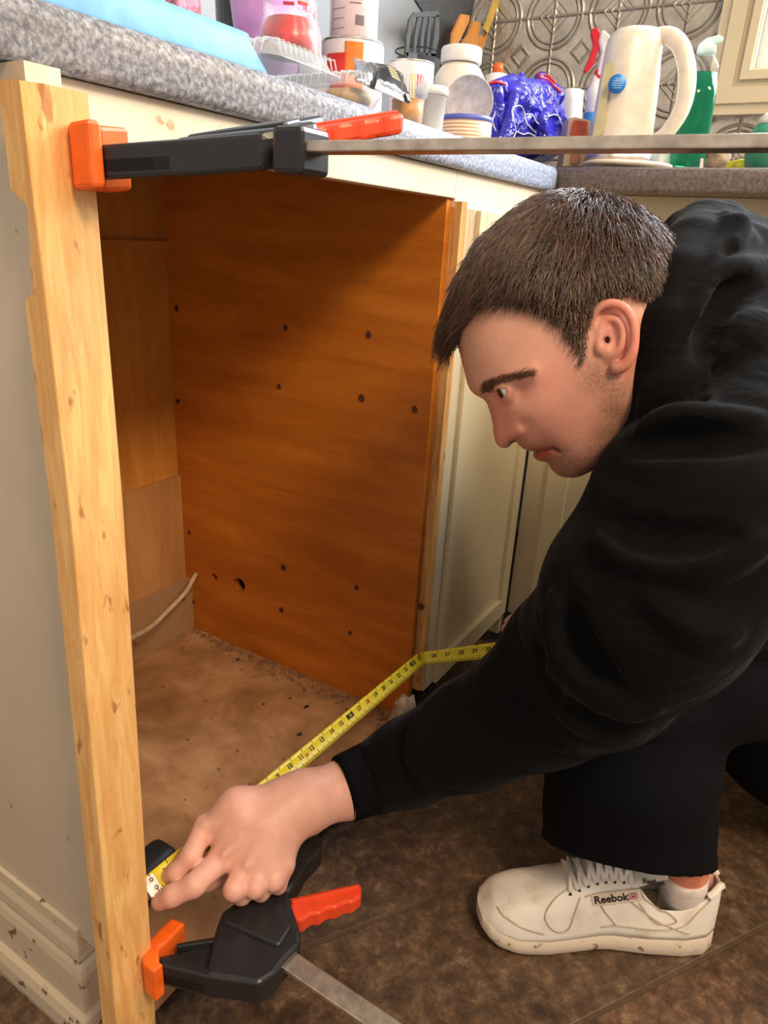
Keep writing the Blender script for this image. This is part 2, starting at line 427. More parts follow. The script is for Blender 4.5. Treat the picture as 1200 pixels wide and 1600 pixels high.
# face frame: top rail, left stile
bm = bmesh.new()
a_box(bm, (.306, YF, .838), (.876, YF+.02, .8705), .0012)
frombm('top_rail', bm, M_rail, cab)
box('corner_post', (.297, -.0092, .135), (.306, YF, .870), M_rail, cab)
box('stile', (.2972, YF+.001, .12), (.304, YF+.02, .838), M_raw, cab)
# far side panel in orange ply with real holes
side = box('side_panel', (.862, YF+.004, .048), (.876, .54, .871), M_ply, cab)
def cut(o, cutters):
    obs = []
    for (c, r, ax, L) in cutters:
        bm = bmesh.new(); bmesh.ops.create_cone(bm, cap_ends=True, segments=24, radius1=r, radius2=r, depth=L)
        me = bpy.data.meshes.new('c'); rot = Matrix.Rotation(math.pi/2, 4, 'Y') if ax == 'x' else Matrix.Identity(4)
        for q in bm.verts: q.co = rot @ q.co+Vector(c)
        bm.to_mesh(me); bm.free(); k = bpy.data.objects.new('c', me); COL.objects.link(k); obs.append(k)
        md = o.modifiers.new('b', 'BOOLEAN'); md.object = k; md.solver = 'EXACT'; md.operation = 'DIFFERENCE'
    bpy.context.view_layer.update()
    dg = bpy.context.evaluated_depsgraph_get(); me = bpy.data.meshes.new_from_object(o.evaluated_get(dg))
    o.modifiers.clear(); o.data = me
    for k in obs: bpy.data.objects.remove(k)
XP = .862
h1 = PX(335, 902, XP); h2 = PX(374, 914, XP); h3 = PX(306, 899, XP)
cut(side, [((XP, h1[1], h1[2]), .0075, 'x', .06), ((XP, h2[1], h2[2]), .0135, 'x', .06), ((XP, h3[1], h3[2]), .006, 'x', .06)])
plug = plain('dark_knot', (84, 40, 22), .6)
proto = None
for i, (a, b) in enumerate([(446, 512), (576, 523), (436, 604), (565, 622), (278, 627), (276, 482), (296, 832), (443, 887), (557, 918), (440, 953), (547, 989), (658, 948), (302, 940), (648, 640)]):
    p = PX(a, b, XP); rr = (.0042, .005, .0040, .0056)[i % 4]
    vs, fs = lathe_data([(rr, 0), (rr*.9, .0011), (rr*.4, .0009), (0, .0008)], seg=14)
    fromdata('nail_plug', [(p[0]-z, p[1]+x, p[2]+y*1.1) for x, y, z in vs], fs, plug, cab)
pp = PX(417, 725, XP)
# back panel pieces
box('back_panel', (.2975, .522, .35), (.862, .530, .871), M_ply2, cab)
box('back_batten', (.2975, .514, .748), (.862, .522, .762), M_ply2, cab)
box('lower_back_panel', (.2975, .516, .155), (.862, .522, .362), wood('pale_ply', (196, 146, 92), (170, 118, 66), 2, .5, 7, 3, None, .05), cab)
box('back_skirting', (.2975, .500, .048), (.862, .516, .1552), painted('dirty_plaster', (176, 138, 100), (110, 66, 38), .62, .8, 8, .5), cab)
box('bottom_panel', (.2975, .0, .03), (.876, .53, .048), M_bottom, cab)
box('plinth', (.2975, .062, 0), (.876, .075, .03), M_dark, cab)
# rubble strip along the side panel
rnd = random.Random(5)
bm = bmesh.new()
for k in range(330):
    y = rnd.uniform(.0, .5); w = rnd.uniform(.0010, .0042)*(1.6 if k % 17 == 0 else 1)
    x = .862-abs(rnd.gauss(0, .018))-w; 
    r_ = bmesh.ops.create_icosphere(bm, subdivisions=1, radius=w)['verts']
    for q in r_: q.co = Vector((q.co.x*rnd.uniform(.7, 1.3)+x, q.co.y*rnd.uniform(.7, 1.6)+y, abs(q.co.z)*.55+.048+rnd.uniform(0, .0005)))
dd = frombm('debris', bm, plain('crumbled_plaster', (146, 112, 84), .9, var=.4), kind='stuff')
tag(dd, 'crumbled plaster debris along the foot of the orange plywood panel', 'debris')
# small dark chips
for i, (a, b, s) in enumerate([(371, 1031, .005), (468, 1148, .005), (478, 1105, .006), (500, 1210, .005), (412, 1100, .003)]):
    p = PZ(a, b, .048); bm = bmesh.new(); vv = bmesh.ops.create_icosphere(bm, subdivisions=1, radius=s)['verts']
    for q in vv: q.co = Vector((q.co.x*rnd.uniform(.6, 1.5)+p[0], q.co.y*rnd.uniform(.5, 1)+p[1], .048+max(0, q.co.z*.5)))
    o = frombm('wood_chip', bm, plain('dark_chip', (50, 34, 26), .8))
    tag(o, ['dark chip of wood on the cabinet bottom, nearest the back wall', 'dark chip on the cabinet bottom just above the yellow tape', 'brownish crumb on the cabinet bottom beside the orange panel', 'dark chip on the cabinet bottom touching the tape near the wrist', 'smallest crumb in the middle of the cabinet bottom'][i], 'debris', 'chips on the cabinet bottom')
bm = bmesh.new(); vv = bmesh.ops.create_icosphere(bm, subdivisions=3, radius=1)['verts']; pc_ = PY(634, 1086, -.03)
for q in vv: q.co = Vector([math.copysign(abs(c)**.55, c)*.85 for c in q.co])
for q in vv: q.co = Vector((q.co.x*.028*(1+.18*math.sin(q.co.y*7+q.co.z*3)), q.co.y*.020*(1+.2*math.sin(q.co.x*6)), max(q.co.z, -.4)*(pc_[2]+.008)/1.4*(1+.12*math.sin(q.co.x*9+q.co.y*5))))+Vector((pc_[0]+.004, -.026, (pc_[2]+.008)/1.4*.42))
o = frombm('plaster_lump', bm, plain('pale_plaster', (176, 152, 124), .9, var=.3, bump=.6), None, True); tag(o, 'pale lump of broken plaster on the floor below the bent corner of the tape', 'rubble')
box('bottom_edge', (.70, -.0005, .0), (.8765, .0, .030), M_bottom, cab) if 0 else None
# plinth moulding on the end panel
prof = [(0, 0), (.019, 0), (.0205, .010), (.0195, .026), (.016, .036), (.011, .041), (.0105, .048), (.0105, .088), (.0085, .098), (.0060, .104), (.0078, .110), (.0072, .122), (.0045, .131), (.0035, .145), (0, .147)]
def mould():
    vs = []; fs = []; n = len(prof); XE = .2828
    for y, fx in ((.55, 0), (.060, 1)):
        for d, z in prof: vs.append((XE-d, y-(d if fx else 0), z))
    for d, z in prof: vs.append((.32, .060-d, z))
    for s in (0, 1):
        for i in range(n-1): fs.append((s*n+i, s*n+i+1, (s+1)*n+i+1, (s+1)*n+i))
    return vs, fs
vs, fs = mould(); sk = fromdata('plinth_moulding', vs, fs, M_skirt, cab)
# corner unit with fixed framed panel (door)
cc = empty('corner_cabinet', (.90, YF, 0), 'cream corner cabinet with a framed flat panel right of the open cabinet', 'cabinet')
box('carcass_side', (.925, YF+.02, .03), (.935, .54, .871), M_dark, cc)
box('raw_edge_strip', (.8765, YF-.010, .10), (.893, YF+.012, .835), M_raw, cc)
box('stile', (.898, YF-.006, .085), (.930, YF+.012, .828), M_pale if 0 else M_cream, cc, .001)
box('bare_strip', (.8965, YF-.0075, .70), (.9225, YF-.0055, .828), M_pale, cc)
box('top_rail', (.876, YF, .828), (1.262, YF+.02, .8705), M_rail, cc)
dr = box('door', (.9305, YF-.004, .085), (1.236, YF+.012, .828), M_cream, cc, .001)
bm = bmesh.new()
for lo, hi in (((.9305, 0, .085), (.952, 0, .828)), ((1.205, 0, .085), (1.236, 0, .828)), ((.952, 0, .085), (1.205, 0, .125)), ((.952, 0, .79), (1.205, 0, .828))):
    a_box(bm, (lo[0], YF-.013, lo[2]), (hi[0], YF-.0035, hi[2]), .0015)
frombm('door_frame', bm, M_cream, dr)
box('stile', (1.238, YF-.002, .03), (1.262, YF+.018, .828), M_cream, cc)
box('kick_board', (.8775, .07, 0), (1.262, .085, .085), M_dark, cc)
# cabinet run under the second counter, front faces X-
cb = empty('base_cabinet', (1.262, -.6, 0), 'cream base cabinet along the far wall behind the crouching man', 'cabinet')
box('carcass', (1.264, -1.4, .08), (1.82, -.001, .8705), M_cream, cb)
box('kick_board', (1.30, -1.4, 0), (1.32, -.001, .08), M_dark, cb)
for i, (y0, y1) in enumerate([(-.046, -.40), (-.42, -.80), (-.82, -1.2)]):
    d = box('door', (1.247, y1, .10), (1.263, y0, .755), M_cream, cb, .0015)
    bm = bmesh.new()
    for lo, hi in (((y1, .10), (y1+.04, .755)), ((y0-.04, .10), (y0, .755)), ((y1+.04, .10), (y0-.04, .15)), ((y1+.04, .70), (y0-.04, .755))):
        a_box(bm, (1.238, lo[0], lo[1]), (1.2475, hi[0], hi[1]), .0015)
    frombm('door_frame', bm, M_cream, d)
box('stile', (1.252, -.044, .08), (1.264, -.0005, .86), M_cream, cb)
# countertop
ct = empty('countertop', (.3, 0, .871), 'grey speckled laminate countertop running along both walls with a rounded front edge', 'countertop')
def edgeprof(n=7):
    r = .0155; z0, z1 = .871, .908; P = []
    for i in range(n): a = math.pi/2*i/(n-1); P.append((r-r*math.sin(a), z1-r+r*math.cos(a)))
    r2 = .008
    for i in range(n): a = math.pi/2*i/(n-1); P.append((r2-r2*math.cos(a), z0+r2-r2*math.sin(a)))
    return P
ep = edgeprof()
n = len(ep)
vs = [(.235, y, z) for y, z in ep]+[(.235, .56, .871), (.235, .56, .908)]+[(1.21+y, y, z) for y, z in ep]+[(1.85, .56, .871), (1.85, .56, .908)]
m_ = n+2; fs = [(i, (i+1) % m_, m_+(i+1) % m_, m_+i) for i in range(m_)]+[tuple(range(m_))[::-1], tuple(range(m_, 2*m_))]
o = fromdata('worktop', vs, fs, M_edge, ct, True); o.data.polygons.foreach_set('use_smooth', [len(p.vertices) == 4 and abs(p.normal.z) < .99 for p in o.data.polygons])
vs = [(1.212+y, -1.5, z) for y, z in ep]+[(1.85, -1.5, .871), (1.85, -1.5, .908)]+[(1.212+y, y-.002, z) for y, z in ep]+[(1.85, -.002, .871), (1.85, -.002, .908)]
o = fromdata('worktop', vs, fs, M_edge2, ct, True); o.data.polygons.foreach_set('use_smooth', [len(p.vertices) == 4 and abs(p.normal.z) < .99 for p in o.data.polygons])
for q in o.data.vertices: pass

# cable in the cabinet
p0 = PX(306, 898, XP-.001); 
cpts = [p0+np.array([.02, 0, .002]), p0, PY(290, 925, .470), PY(262, 955, .45), PY(235, 980, .43), PY(205, 997, .41), PY(150, 1025, .38), PY(90, 1060, .34)]
cpts[-1][2] = .054; cpts[-2][2] = max(cpts[-2][2], .056)
tag(tube('electric_cable', smoothpts(cpts, 8), .0042, plain('cream_cable', (206, 184, 150), .45), None), 'cream electric cable coming out of the hole low in the orange panel', 'cable')

# ================================================================= PLANK
pl = []
NZ = 110
rn = random.Random(3)
TH = .0205
def plk(z): t = min(1, z/.6); return .2505+(.2655-.2505)*t
W = .0425
rows = []
for i in range(NZ+1):
    z = .004+(.857-.004)*i/NZ
    xl = plk(z); yb = -.0098
    yf = yb-TH
    # chipped back-left edge near the top: bark bite
    bite = 0
    if .735 < z < .80: bite = .0
    ch = max(0, (z-.79)/.067)*.013
    if .765 < z < .800: yb2 = yf+.007+rn.uniform(0, .002)
    elif .745 < z <= .765: yb2 = yf+.010+rn.uniform(0, .002)
    else: yb2 = yb
    rows.append([(xl, yb2, z), (xl, yf+.0008, z), (xl+ch*.25+.0006, yf, z) if ch == 0 else (xl+.0006, yf+ch*.55, z), (xl+ch+.0012, yf, z), (xl+W-.001, yf, z), (xl+W, yf+.001, z), (xl+W, yb, z)])
vs = [q for r in rows for q in r]; fs = []
for i in range(NZ):
    for k in range(7): fs.append((i*7+k, i*7+(k+1) % 7, (i+1)*7+(k+1) % 7, (i+1)*7+k))
fs += [tuple(range(7))[::-1], tuple(NZ*7+k for k in range(7))]
plank = fromdata('wooden_plank', vs, fs, M_plank)
tag(plank, 'rough sawn pale timber plank clamped upright against the cabinet corner', 'plank')

# ================================================================= CLAMPS
def zz(a, b): return (200+a*.3667, 1150+b*.3667)
ZC = .166
def cl(a, b, z=ZC): p = PZ(*zz(a, b), z); return (p[0], p[1])
def clamp_at(root, T, pz=(-.037, .003), pb=.003):
    """shapes are traced once in the clamp's own flat plane, T maps (x, y, height) to the place"""
    f = lambda x, y, z: T(x, y, z)
    body = [cl(330, 1020), cl(560, 1055), cl(625, 1012), cl(660, 962), cl(735, 885), cl(735, 830), cl(700, 720), cl(688, 665), cl(760, 540), cl(826, 470), cl(829, 430), cl(800, 412), cl(757, 410), cl(720, 430), cl(672, 490), cl(640, 600), cl(600, 650), cl(480, 690), cl(400, 745), cl(370, 830)]
    o = prism('clamp_body', body, -.030, 0, M_black, root, f, .004)
    inner = [cl(400, 800), cl(420, 760), cl(580, 690), cl(640, 680), cl(700, 820), cl(655, 890), cl(640, 905)]
    prism('body_shell', inner, -.002, .0035, M_black, root, f, .003)
    arm = [cl(135, 905), cl(205, 890), cl(370, 850), cl(400, 960), cl(330, 1022), cl(135, 972)]
    top = [cl(135, 930), cl(330, 985), cl(560, 1020), cl(560, 1055), cl(330, 1022), cl(135, 972)]
    prism('clamp_arm', arm, -.026, -.010, M_black, root, f, .002)
    prism('arm_rib', top, -.028, -.001, M_black, root, f, .002)
    rib2 = [cl(205, 872), cl(365, 845), cl(590, 985), cl(560, 1000), cl(360, 868), cl(205, 892)]
    prism('arm_rib', rib2, -.020, -.003, M_black, root, f, .0015)
    pad = [cl(60, 925), cl(70, 905), cl(100, 868), cl(185, 783), cl(245, 805), cl(160, 893), cl(133, 910), cl(133, 972), cl(152, 978), cl(108, 1018), cl(62, 978)]
    prism('jaw_pad', pad, pz[0], pz[1], M_orange, root, f, pb)
    tr = [cl(660, 690), cl(688, 670), cl(985, 606), cl(997, 622), cl(995, 660), cl(955, 690), cl(925, 688), cl(885, 712), cl(850, 712), cl(815, 738), cl(780, 738), cl(745, 765), cl(720, 770), cl(690, 740)]
    t = prism('trigger', tr, -.024, -.006, M_trig, root, f, .003)
    rim = [cl(695, 684), cl(985, 618), cl(985, 632), cl(700, 700)]
    prism('trigger_rim', rim, -.007, -.0035, M_trig, t, f, .001)
k1 = empty('bar_clamp', (.40, -.09, .13), 'lower black bar clamp with orange pad, at the foot of the plank under the hand', 'clamp', 'bar clamps')
clamp_at(k1, lambda x, y, z: (x, y, ZC+z))
b0 = cl(680, 950); 
def bar(root, x, y0, y1, z, w=.019, t=.0052, rot=0):
    bm = bmesh.new(); a_box(bm, (x-w/2, y1, z-t/2), (x+w/2, y0, z+t/2), .0008)
    for k in range(int((y0-y1)/.004)):
        pass
    frombm('steel_bar', bm, M_steel, root)
bb = PZ(*zz(684, 945), ZC-.012)
be = PZ(600-8, 1600, ZC-.012)
print('bar', bb, be)
bar(k1, bb[0]-.002, bb[1]+.02, -.95, ZC-.013)
# upper clamp : same tool, moved to the top of the plank
k2 = empty('bar_clamp', (.35, -.09, .83), 'upper black bar clamp with orange pad, at the top of the plank under the countertop', 'clamp', 'bar clamps')
pa = np.array(cl(62, 950)); pdl = np.array([.292, -.0098-TH-.0005])
ang = math.radians(0)
def T2(x, y, z):
    dx, dy = x-pa[0], y-pa[1]
    dx *= .80; dy *= 1.12
    return (pdl[0]+dx, pdl[1]+dy, .8285+z*.66+(-dy)*.07+max(0, dx-.028)*.25)
clamp_at(k2, T2, (-.036, .017), .006)
pb = T2(bb[0], bb[1], 0)
bar(k2, .332, -.16, -1.1, .8305, .016)
bm = bmesh.new(); a_box(bm, (.320, -.176, .817), (.346, -.156, .840), .003); frombm('bar_housing', bm, M_black, k2)

# ================================================================= TAPE
tp = empty('tape_measure', tuple(PY(660, 1030, -.012)), 'yellow steel tape measure stretched across the cabinet opening and bent at the corner', 'tape measure')
A = PY(236, 1384, -.003); B = PY(658, 1029, -.006); Cc = PD(790, 1014, 1.10)
def ribbon(P0, P1, w0, w1, nseg=14, off=0):
    d = (P1-P0); L = np.linalg.norm(d); d = d/L
    vs = []; fs = []
    for i in range(nseg+1):
        p = P0+d*L*i/nseg; vv = p-C0; wv = np.cross(d, vv); wv /= np.linalg.norm(wv)
        nv = np.cross(wv, d); nv *= -np.sign(nv.dot(vv)); w = w0+(w1-w0)*i/nseg
        for s_ in (-1, -.5, 0, .5, 1): vs.append(p+wv*w*s_*.5-nv*(.0018*(1-s_*s_)-0.0)+nv*off)
    m = 5
    for i in range(nseg):
        for k in range(m-1): fs.append((i*m+k, i*m+k+1, (i+1)*m+k+1, (i+1)*m+k))
    return vs, fs
o = fromdata('tape_blade', *join([ribbon(A, B, .0205, .0195), ribbon(B, Cc, .0195, .0245)]), M_yellow, tp, True); wire_mod(o, .0003)
def tapeframe(P0, P1, t, w0, w1, s_):
    d = P1-P0; L = np.linalg.norm(d); d = d/L; p = P0+d*L*t; vv = p-C0; wv = np.cross(d, vv); wv /= np.linalg.norm(wv)
    if wv[2] < 0: wv = -wv
    nv = np.cross(wv, d); nv *= -np.sign(nv.dot(vv)); w = w0+(w1-w0)*t
    return d, wv, nv, p+wv*w*s_*.5-nv*(.0018*(1-s_*s_)), w
ink = []; red = []; inkb = []
L1 = np.linalg.norm(B-A); L2 = np.linalg.norm(Cc-B)
def mark(dist, s0, s1, wd_, lst):
    if dist < L1: a = (A, B, dist/L1, .0205, .0195)
    else: a = (B, Cc, (dist-L1)/L2, .0195, .0245)
    d, wv, nv, p0, w = tapeframe(*a, s0); _, _, _, p1, _ = tapeframe(*a, s1)
    off = nv*.0005
    lst.append(([p0-d*wd_/2+off, p0+d*wd_/2+off, p1+d*wd_/2+off, p1-d*wd_/2+off], [(0, 1, 2, 3)]))
def num(dist, s, lst, size=.0085, sp=.22):
    if dist < L1: a = (A, B, dist/L1, .0205, .0195)
    else: a = (B, Cc, (dist-L1)/L2, .0195, .0245)
    d, wv, nv, p, w = tapeframe(*a, sp)
    m = Matrix.Identity(4)
    for i in range(3): m[i][0] = d[i]; m[i][1] = wv[i]; m[i][2] = nv[i]; m[i][3] = (p+nv*.0007)[i]
    lst.append(text_data(s, size, m, .00005, bold=.0002))
IN = (L1-.02)/24.
for k in range(int((L1+L2)/IN*8)):
    dd_ = IN*k/8+.004
    if dd_ > L1+L2-.002: break
    ln = -.30 if k % 8 == 0 else (-.45 if k % 4 == 0 else (-.6 if k % 2 == 0 else -.72))
    mark(dd_, -1, ln, .0007, ink)
    if k % 8 == 0: mark(dd_, 1, .62, .0006, ink)
for k in range(1, int((L1+L2)/IN)+1):
    dd_ = k*IN-.002
    if dd_ > L1+L2-.004: break
    if k in (16, 24): mark(dd_, -.05, .62, .014, inkb)
    num(dd_, str(k), red if k in (18,) or k % 8 == 0 and k not in (16, 24) else ([] if k in (16, 24) else ink))
    if k == 12: num(dd_-.012, '1F', red, .006, -.1)
fromdata('scale_markings', *join(ink+inkb), M_ink, tp, fix=False)
for q_ in red: fromdata('red_number', *q_, M_red, tp, fix=False)
wl = []
for k in (16, 24):
    a = (A, B, (k*IN-.002)/L1, .0205, .0195) if k*IN-.002 < L1 else (B, Cc, (k*IN-.002-L1)/L2, .0195, .0245)
    d, wv, nv, p, w = tapeframe(*a, .28); m = Matrix.Identity(4)
    for i in range(3): m[i][0] = d[i]; m[i][1] = wv[i]; m[i][2] = nv[i]; m[i][3] = (p+nv*.0011)[i]
    wl.append(text_data(str(k), .0065, m, .00005))
for q_ in wl: fromdata('stud_number', *q_, M_yellow, tp, fix=False)
d, wv, nv, p, w = tapeframe(A, B, .012, .0205, .0195, 0)
def tm(o_): 
    m = Matrix.Identity(4)
    for i in range(3): m[i][0] = d[i]; m[i][1] = wv[i]; m[i][2] = nv[i]; m[i][3] = o_[i]
    return m
hk = box('end_hook', (-.010, -.010, .0004), (.002, .010, .0014), M_steel, tp, .0004, mat4=tm(p))
for s_ in (-.0042, .0042):
    lathe('rivet', [(.0022, 0), (.002, .0012), (0, .0016)], M_steel, hk, seg=12, mat4=tm(p) @ Matrix.Translation((-.003, s_, .0014)))
box('hook_lip', (-.0115, -.009, -.011), (-.010, .009, .0014), M_steel, hk, .0003, mat4=tm(p))
# black object behind the tape end
pc = PZ(250, 1385, .0485)
bc = frombm('rubber_block', (lambda b: (a_box(b, (pc[0]-.03, pc[1]-.016, .0485), (pc[0]+.021, pc[1]+.024, PY(250, 1328, pc[1])[2]), .012, seg=4), b)[1])(bmesh.new()), M_rub, None, True)
tag(bc, 'black rounded plastic block standing in the cabinet behind the tape end', 'block')

# ================================================================= PERSON
man = empty('person', (.80, -.40, 0), 'person with short brown hair in a black hoodie crouching and measuring with a tape', 'person')
# ---- head: profile inflated in its sagittal plane
HO = U(850, 530, .648); n0 = np.array([0, 0, -1.]); vv = -HO/np.linalg.norm(HO)
NN = n0*.55+vv*.45; NN /= np.linalg.norm(NN)
E1 = np.array([1., 0, 0]); E1 -= E1.dot(NN)*NN; E1 /= np.linalg.norm(E1); E2 = np.cross(E1, NN); E2 = E2 if E2[1] > 0 else -E2
def feat(px, py, l=0):
    r = np.array([(px-600)/F, (py-800)/F, 1.0]); o = HO+NN*l
    t = o.dot(NN)/r.dot(NN); q = r*t-o; return np.array([q.dot(E1), q.dot(E2)])
def h2c(u, v_, l): 
    u = np.asarray(u)[..., None]; v_ = np.asarray(v_)[..., None]; l = np.asarray(l)[..., None]
    return HO+E1*u+E2*v_+NN*l
def densify(P, n=5): return np.array(smoothpts([tuple(p) for p in P], n))
face_px = [(712, 500), (711, 520), (716, 541), (721, 560), (727, 584), (731, 600), (736.5, 611), (745, 617.5), (754, 622), (761, 630), (766, 644), (769.5, 658), (772, 677), (774, 689), (779, 697), (787, 700), (795, 698), (800, 692), (807, 690), (812, 696), (820, 702), (828, 704.5), (834, 704), (835.5, 707), (833.5, 711), (838, 718), (849, 721), (857, 722), (859, 728), (866, 738), (878, 744.5), (892, 746), (908, 743), (930, 731), (955, 715), (985, 705), (1010, 712), (1045, 690), (1070, 640), (1085, 560), (1060, 490), (1040, 455), (1034, 420), (1015, 378), (985, 348), (945, 328), (900, 320), (855, 324), (815, 341), (775, 372), (742, 412), (720, 460)]
fp = np.array([feat(a, b) for a, b in face_px])
fp = densify(np.vstack([fp, fp[:1]]), 4)[:-1]
hh = .00125
ulo = fp.min(0)-.02; uhi = fp.max(0)+.02
gu = np.arange(ulo[0], uhi[0], hh); gv = np.arange(ulo[1], uhi[1], hh)
GU, GV = np.meshgrid(gu, gv, indexing='ij')
def polysd(P, GU, GV):
    """signed distance to polygon, negative inside"""
    d2 = np.full(GU.shape, 1e9); ins = np.zeros(GU.shape, bool); n = len(P)
    for i in range(n):
        a = P[i]; b = P[(i+1) % n]; e = b-a
        wx = GU-a[0]; wy = GV-a[1]; t = np.clip((wx*e[0]+wy*e[1])/(e.dot(e)+1e-15), 0, 1)
        d2 = np.minimum(d2, (wx-t*e[0])**2+(wy-t*e[1])**2)
        if a[1] != b[1]:
            c = ((a[1] > GV) != (b[1] > GV)) & (GU < (b[0]-a[0])*(GV-a[1])/(b[1]-a[1])+a[0]); ins ^= c
    d = np.sqrt(d2); return np.where(ins, -d, d)
SD = polysd(fp, GU, GV)
ins = SD < 0
Tq = np.where(ins, .002, 0.)
for lvl in (8, 4, 2, 1):       # coarse-to-fine Poisson inflation
    sm = ins[::lvl, ::lvl]; t = Tq[::lvl, ::lvl].copy()
    for it in range(900 if lvl > 1 else 500):
        a = np.zeros_like(t)
        a[1:-1, 1:-1] = .25*(t[2:, 1:-1]+t[:-2, 1:-1]+t[1:-1, 2:]+t[1:-1, :-2]+(hh*lvl)**2)
        t = np.where(sm, a, 0)
    # upsample
    ii = np.clip(np.arange(Tq.shape[0])/lvl, 0, sm.shape[0]-1.001); jj = np.clip(np.arange(Tq.shape[1])/lvl, 0, sm.shape[1]-1.001)
    i0 = ii.astype(int); j0 = jj.astype(int); fi = (ii-i0)[:, None]; fj = (jj-j0)[None]
    i1 = np.minimum(i0+1, sm.shape[0]-1); j1 = np.minimum(j0+1, sm.shape[1]-1)
    Tq = (t[i0][:, j0]*(1-fi)*(1-fj)+t[i1][:, j0]*fi*(1-fj)+t[i0][:, j1]*(1-fi)*fj+t[i1][:, j1]*fi*fj)*ins
q = Tq/Tq.max()
TT = .077*np.power(np.clip(q, 0, 1), .43)
def blur(A_, n):
    for _ in range(n):
        A_ = (A_+np.roll(A_, 1, 0)+np.roll(A_, -1, 0)+np.roll(A_, 1, 1)+np.roll(A_, -1, 1))/5
    return A_
def T_at(u, v_):
    i = np.clip((u-gu[0])/hh, 0, len(gu)-1.01); j = np.clip((v_-gv[0])/hh, 0, len(gv)-1.01)
    i0 = np.asarray(i).astype(int); j0 = np.asarray(j).astype(int); a = i-i0; b = j-j0
    return TT[i0, j0]*(1-a)*(1-b)+TT[i0+1, j0]*a*(1-b)+TT[i0, j0+1]*(1-a)*b+TT[i0+1, j0+1]*a*b
def on_surf(px, py):
    l = .05
    for _ in range(12):
        uv = feat(px, py, l); l = .5*l+.5*T_at(uv[0], uv[1])
    return uv[0], uv[1], l
edge_f = np.clip(-SD/.006, 0, 1)
def bump_seg(pts, s, amp, fade=True):
    """raise or sink the surface along a path seen in the photo"""
    global TT
    P = [on_surf(a, b)[:2] for a, b in pts]
    d2 = np.full(GU.shape, 1e9)
    if len(P) == 1: d2 = (GU-P[0][0])**2+(GV-P[0][1])**2
    for a, b in zip(P[:-1], P[1:]):
        a = np.array(a); b = np.array(b); e = b-a; t = np.clip(((GU-a[0])*e[0]+(GV-a[1])*e[1])/(e.dot(e)+1e-15), 0, 1)
        d2 = np.minimum(d2, (GU-a[0]-t*e[0])**2+(GV-a[1]-t*e[1])**2)
    TT = TT+amp*np.exp(-d2/(2*s*s))*(edge_f if fade else 1)
TT = np.where(ins, blur(TT, 3), TT)
bump_seg([(905, 735), (950, 700), (975, 650), (975, 600)], .010, .004)      # jaw line
bump_seg([(985, 690), (1010, 640), (1015, 590)], .016, -.010)                # neck falls back
bump_seg([(870, 640), (905, 615)], .014, .003)                               # cheekbone
bump_seg([(752, 607), (790, 590), (830, 583)], .0055, .0040)                 # brow ridge
bump_seg([(775, 618), (790, 612), (806, 608)], .0085, -.0075)                # eye socket
bump_seg([(775, 640), (790, 660)], .007, -.003)                              # side of the nose
bump_seg([(803, 682), (812, 677)], .0050, .0032)                             # nostril wing
bump_seg([(820, 664), (824, 684)], .0035, -.0030)                             # crease behind the wing
bump_seg([(800, 691)], .0020, -.004)
bump_seg([(824, 664), (838, 684), (862, 700)], .0035, -.0016)                # nasolabial fold
bump_seg([(838, 706), (850, 702), (862, 700), (872, 706)], .0017, -.0036)    # mouth line
bump_seg([(838, 713), (850, 711), (860, 707)], .003, .0022)                  # lower lip
bump_seg([(824, 702), (840, 698)], .003, .0016)
bump_seg([(872, 640), (862, 680)], .013, -.0022)                             # hollow of the cheek
bump_seg([(870, 560), (860, 590)], .012, -.0016)                             # temple
eyeP = on_surf(797, 606)
F3 = Field((gu[0], gv[0], -.095), (gu[-1], gv[-1], .102), hh)
nu, nv_, nl = F3.F.shape
TTs = TT[:nu, :nv_]; SDs = SD[:nu, :nv_]
if TTs.shape != (nu, nv_):
    TTs = np.pad(TTs, ((0, nu-TTs.shape[0]), (0, nv_-TTs.shape[1]))); SDs = np.pad(SDs, ((0, nu-SDs.shape[0]), (0, nv_-SDs.shape[1])), constant_values=.03)
Ssq = np.where(SDs < 0, np.maximum(TTs, .0002)**2, -SDs*.03)
L = F3.ax[2][None, None, :]
Fh = (L*L-Ssq[:, :, None]).astype(np.float32)
g = np.gradient(Fh, hh); gm = np.sqrt(g[0]**2+g[1]**2+g[2]**2)+.004
Dh = np.clip(Fh/gm, -.03, .03)
F3.F = Dh.astype(np.float32)
del g, gm, Fh
# ears on both sides
def ear(sg):
    def f(px, py, l): uv = feat(px, py, abs(l)); return np.array([uv[0], uv[1], sg*l])
    lb = on_surf(955, 525)[2]
    b = lb-.004
    F3.ell(f(960, 525, b+.004), (.0145, .0215, .0065), .004, rot=None)
    hx = [(931, 520, b+.002), (926, 500, b+.005), (934, 482, b+.009), (953, 474, b+.012), (974, 480, b+.014), (988, 500, b+.015), (992, 525, b+.015), (988, 550, b+.013), (976, 570, b+.009), (962, 576, b+.006)]
    hs = smoothpts([np.append(f(*p), r_) for p, r_ in zip(hx, (.0026, .0028, .0030, .0032, .0034, .0034, .0033, .0036, .0044, .0052))], 5)
    F3.chain([(q[:3], q[3]) for q in hs], .0012)
    F3.ell(f(957, 522, b+.014), (.0105, .0155, .0085), .003, 's')
    ah = [(948, 498, b+.006), (964, 500, b+.0085), (973, 518, b+.0095), (970, 542, b+.009), (958, 556, b+.006)]
    F3.chain([(q, .0026) for q in smoothpts([f(*p) for p in ah], 5)], .0015)
    F3.cone(f(936, 520, b+.004), f(952, 515, b+.005), .0022, .0018, .002)
    F3.ell(f(938, 543, b+.006), (.0045, .0060, .0040), .003)
    F3.ell(f(947, 533, b+.001), (.0026, .0038, .006), .001, 's')
ear(1); ear(-1)
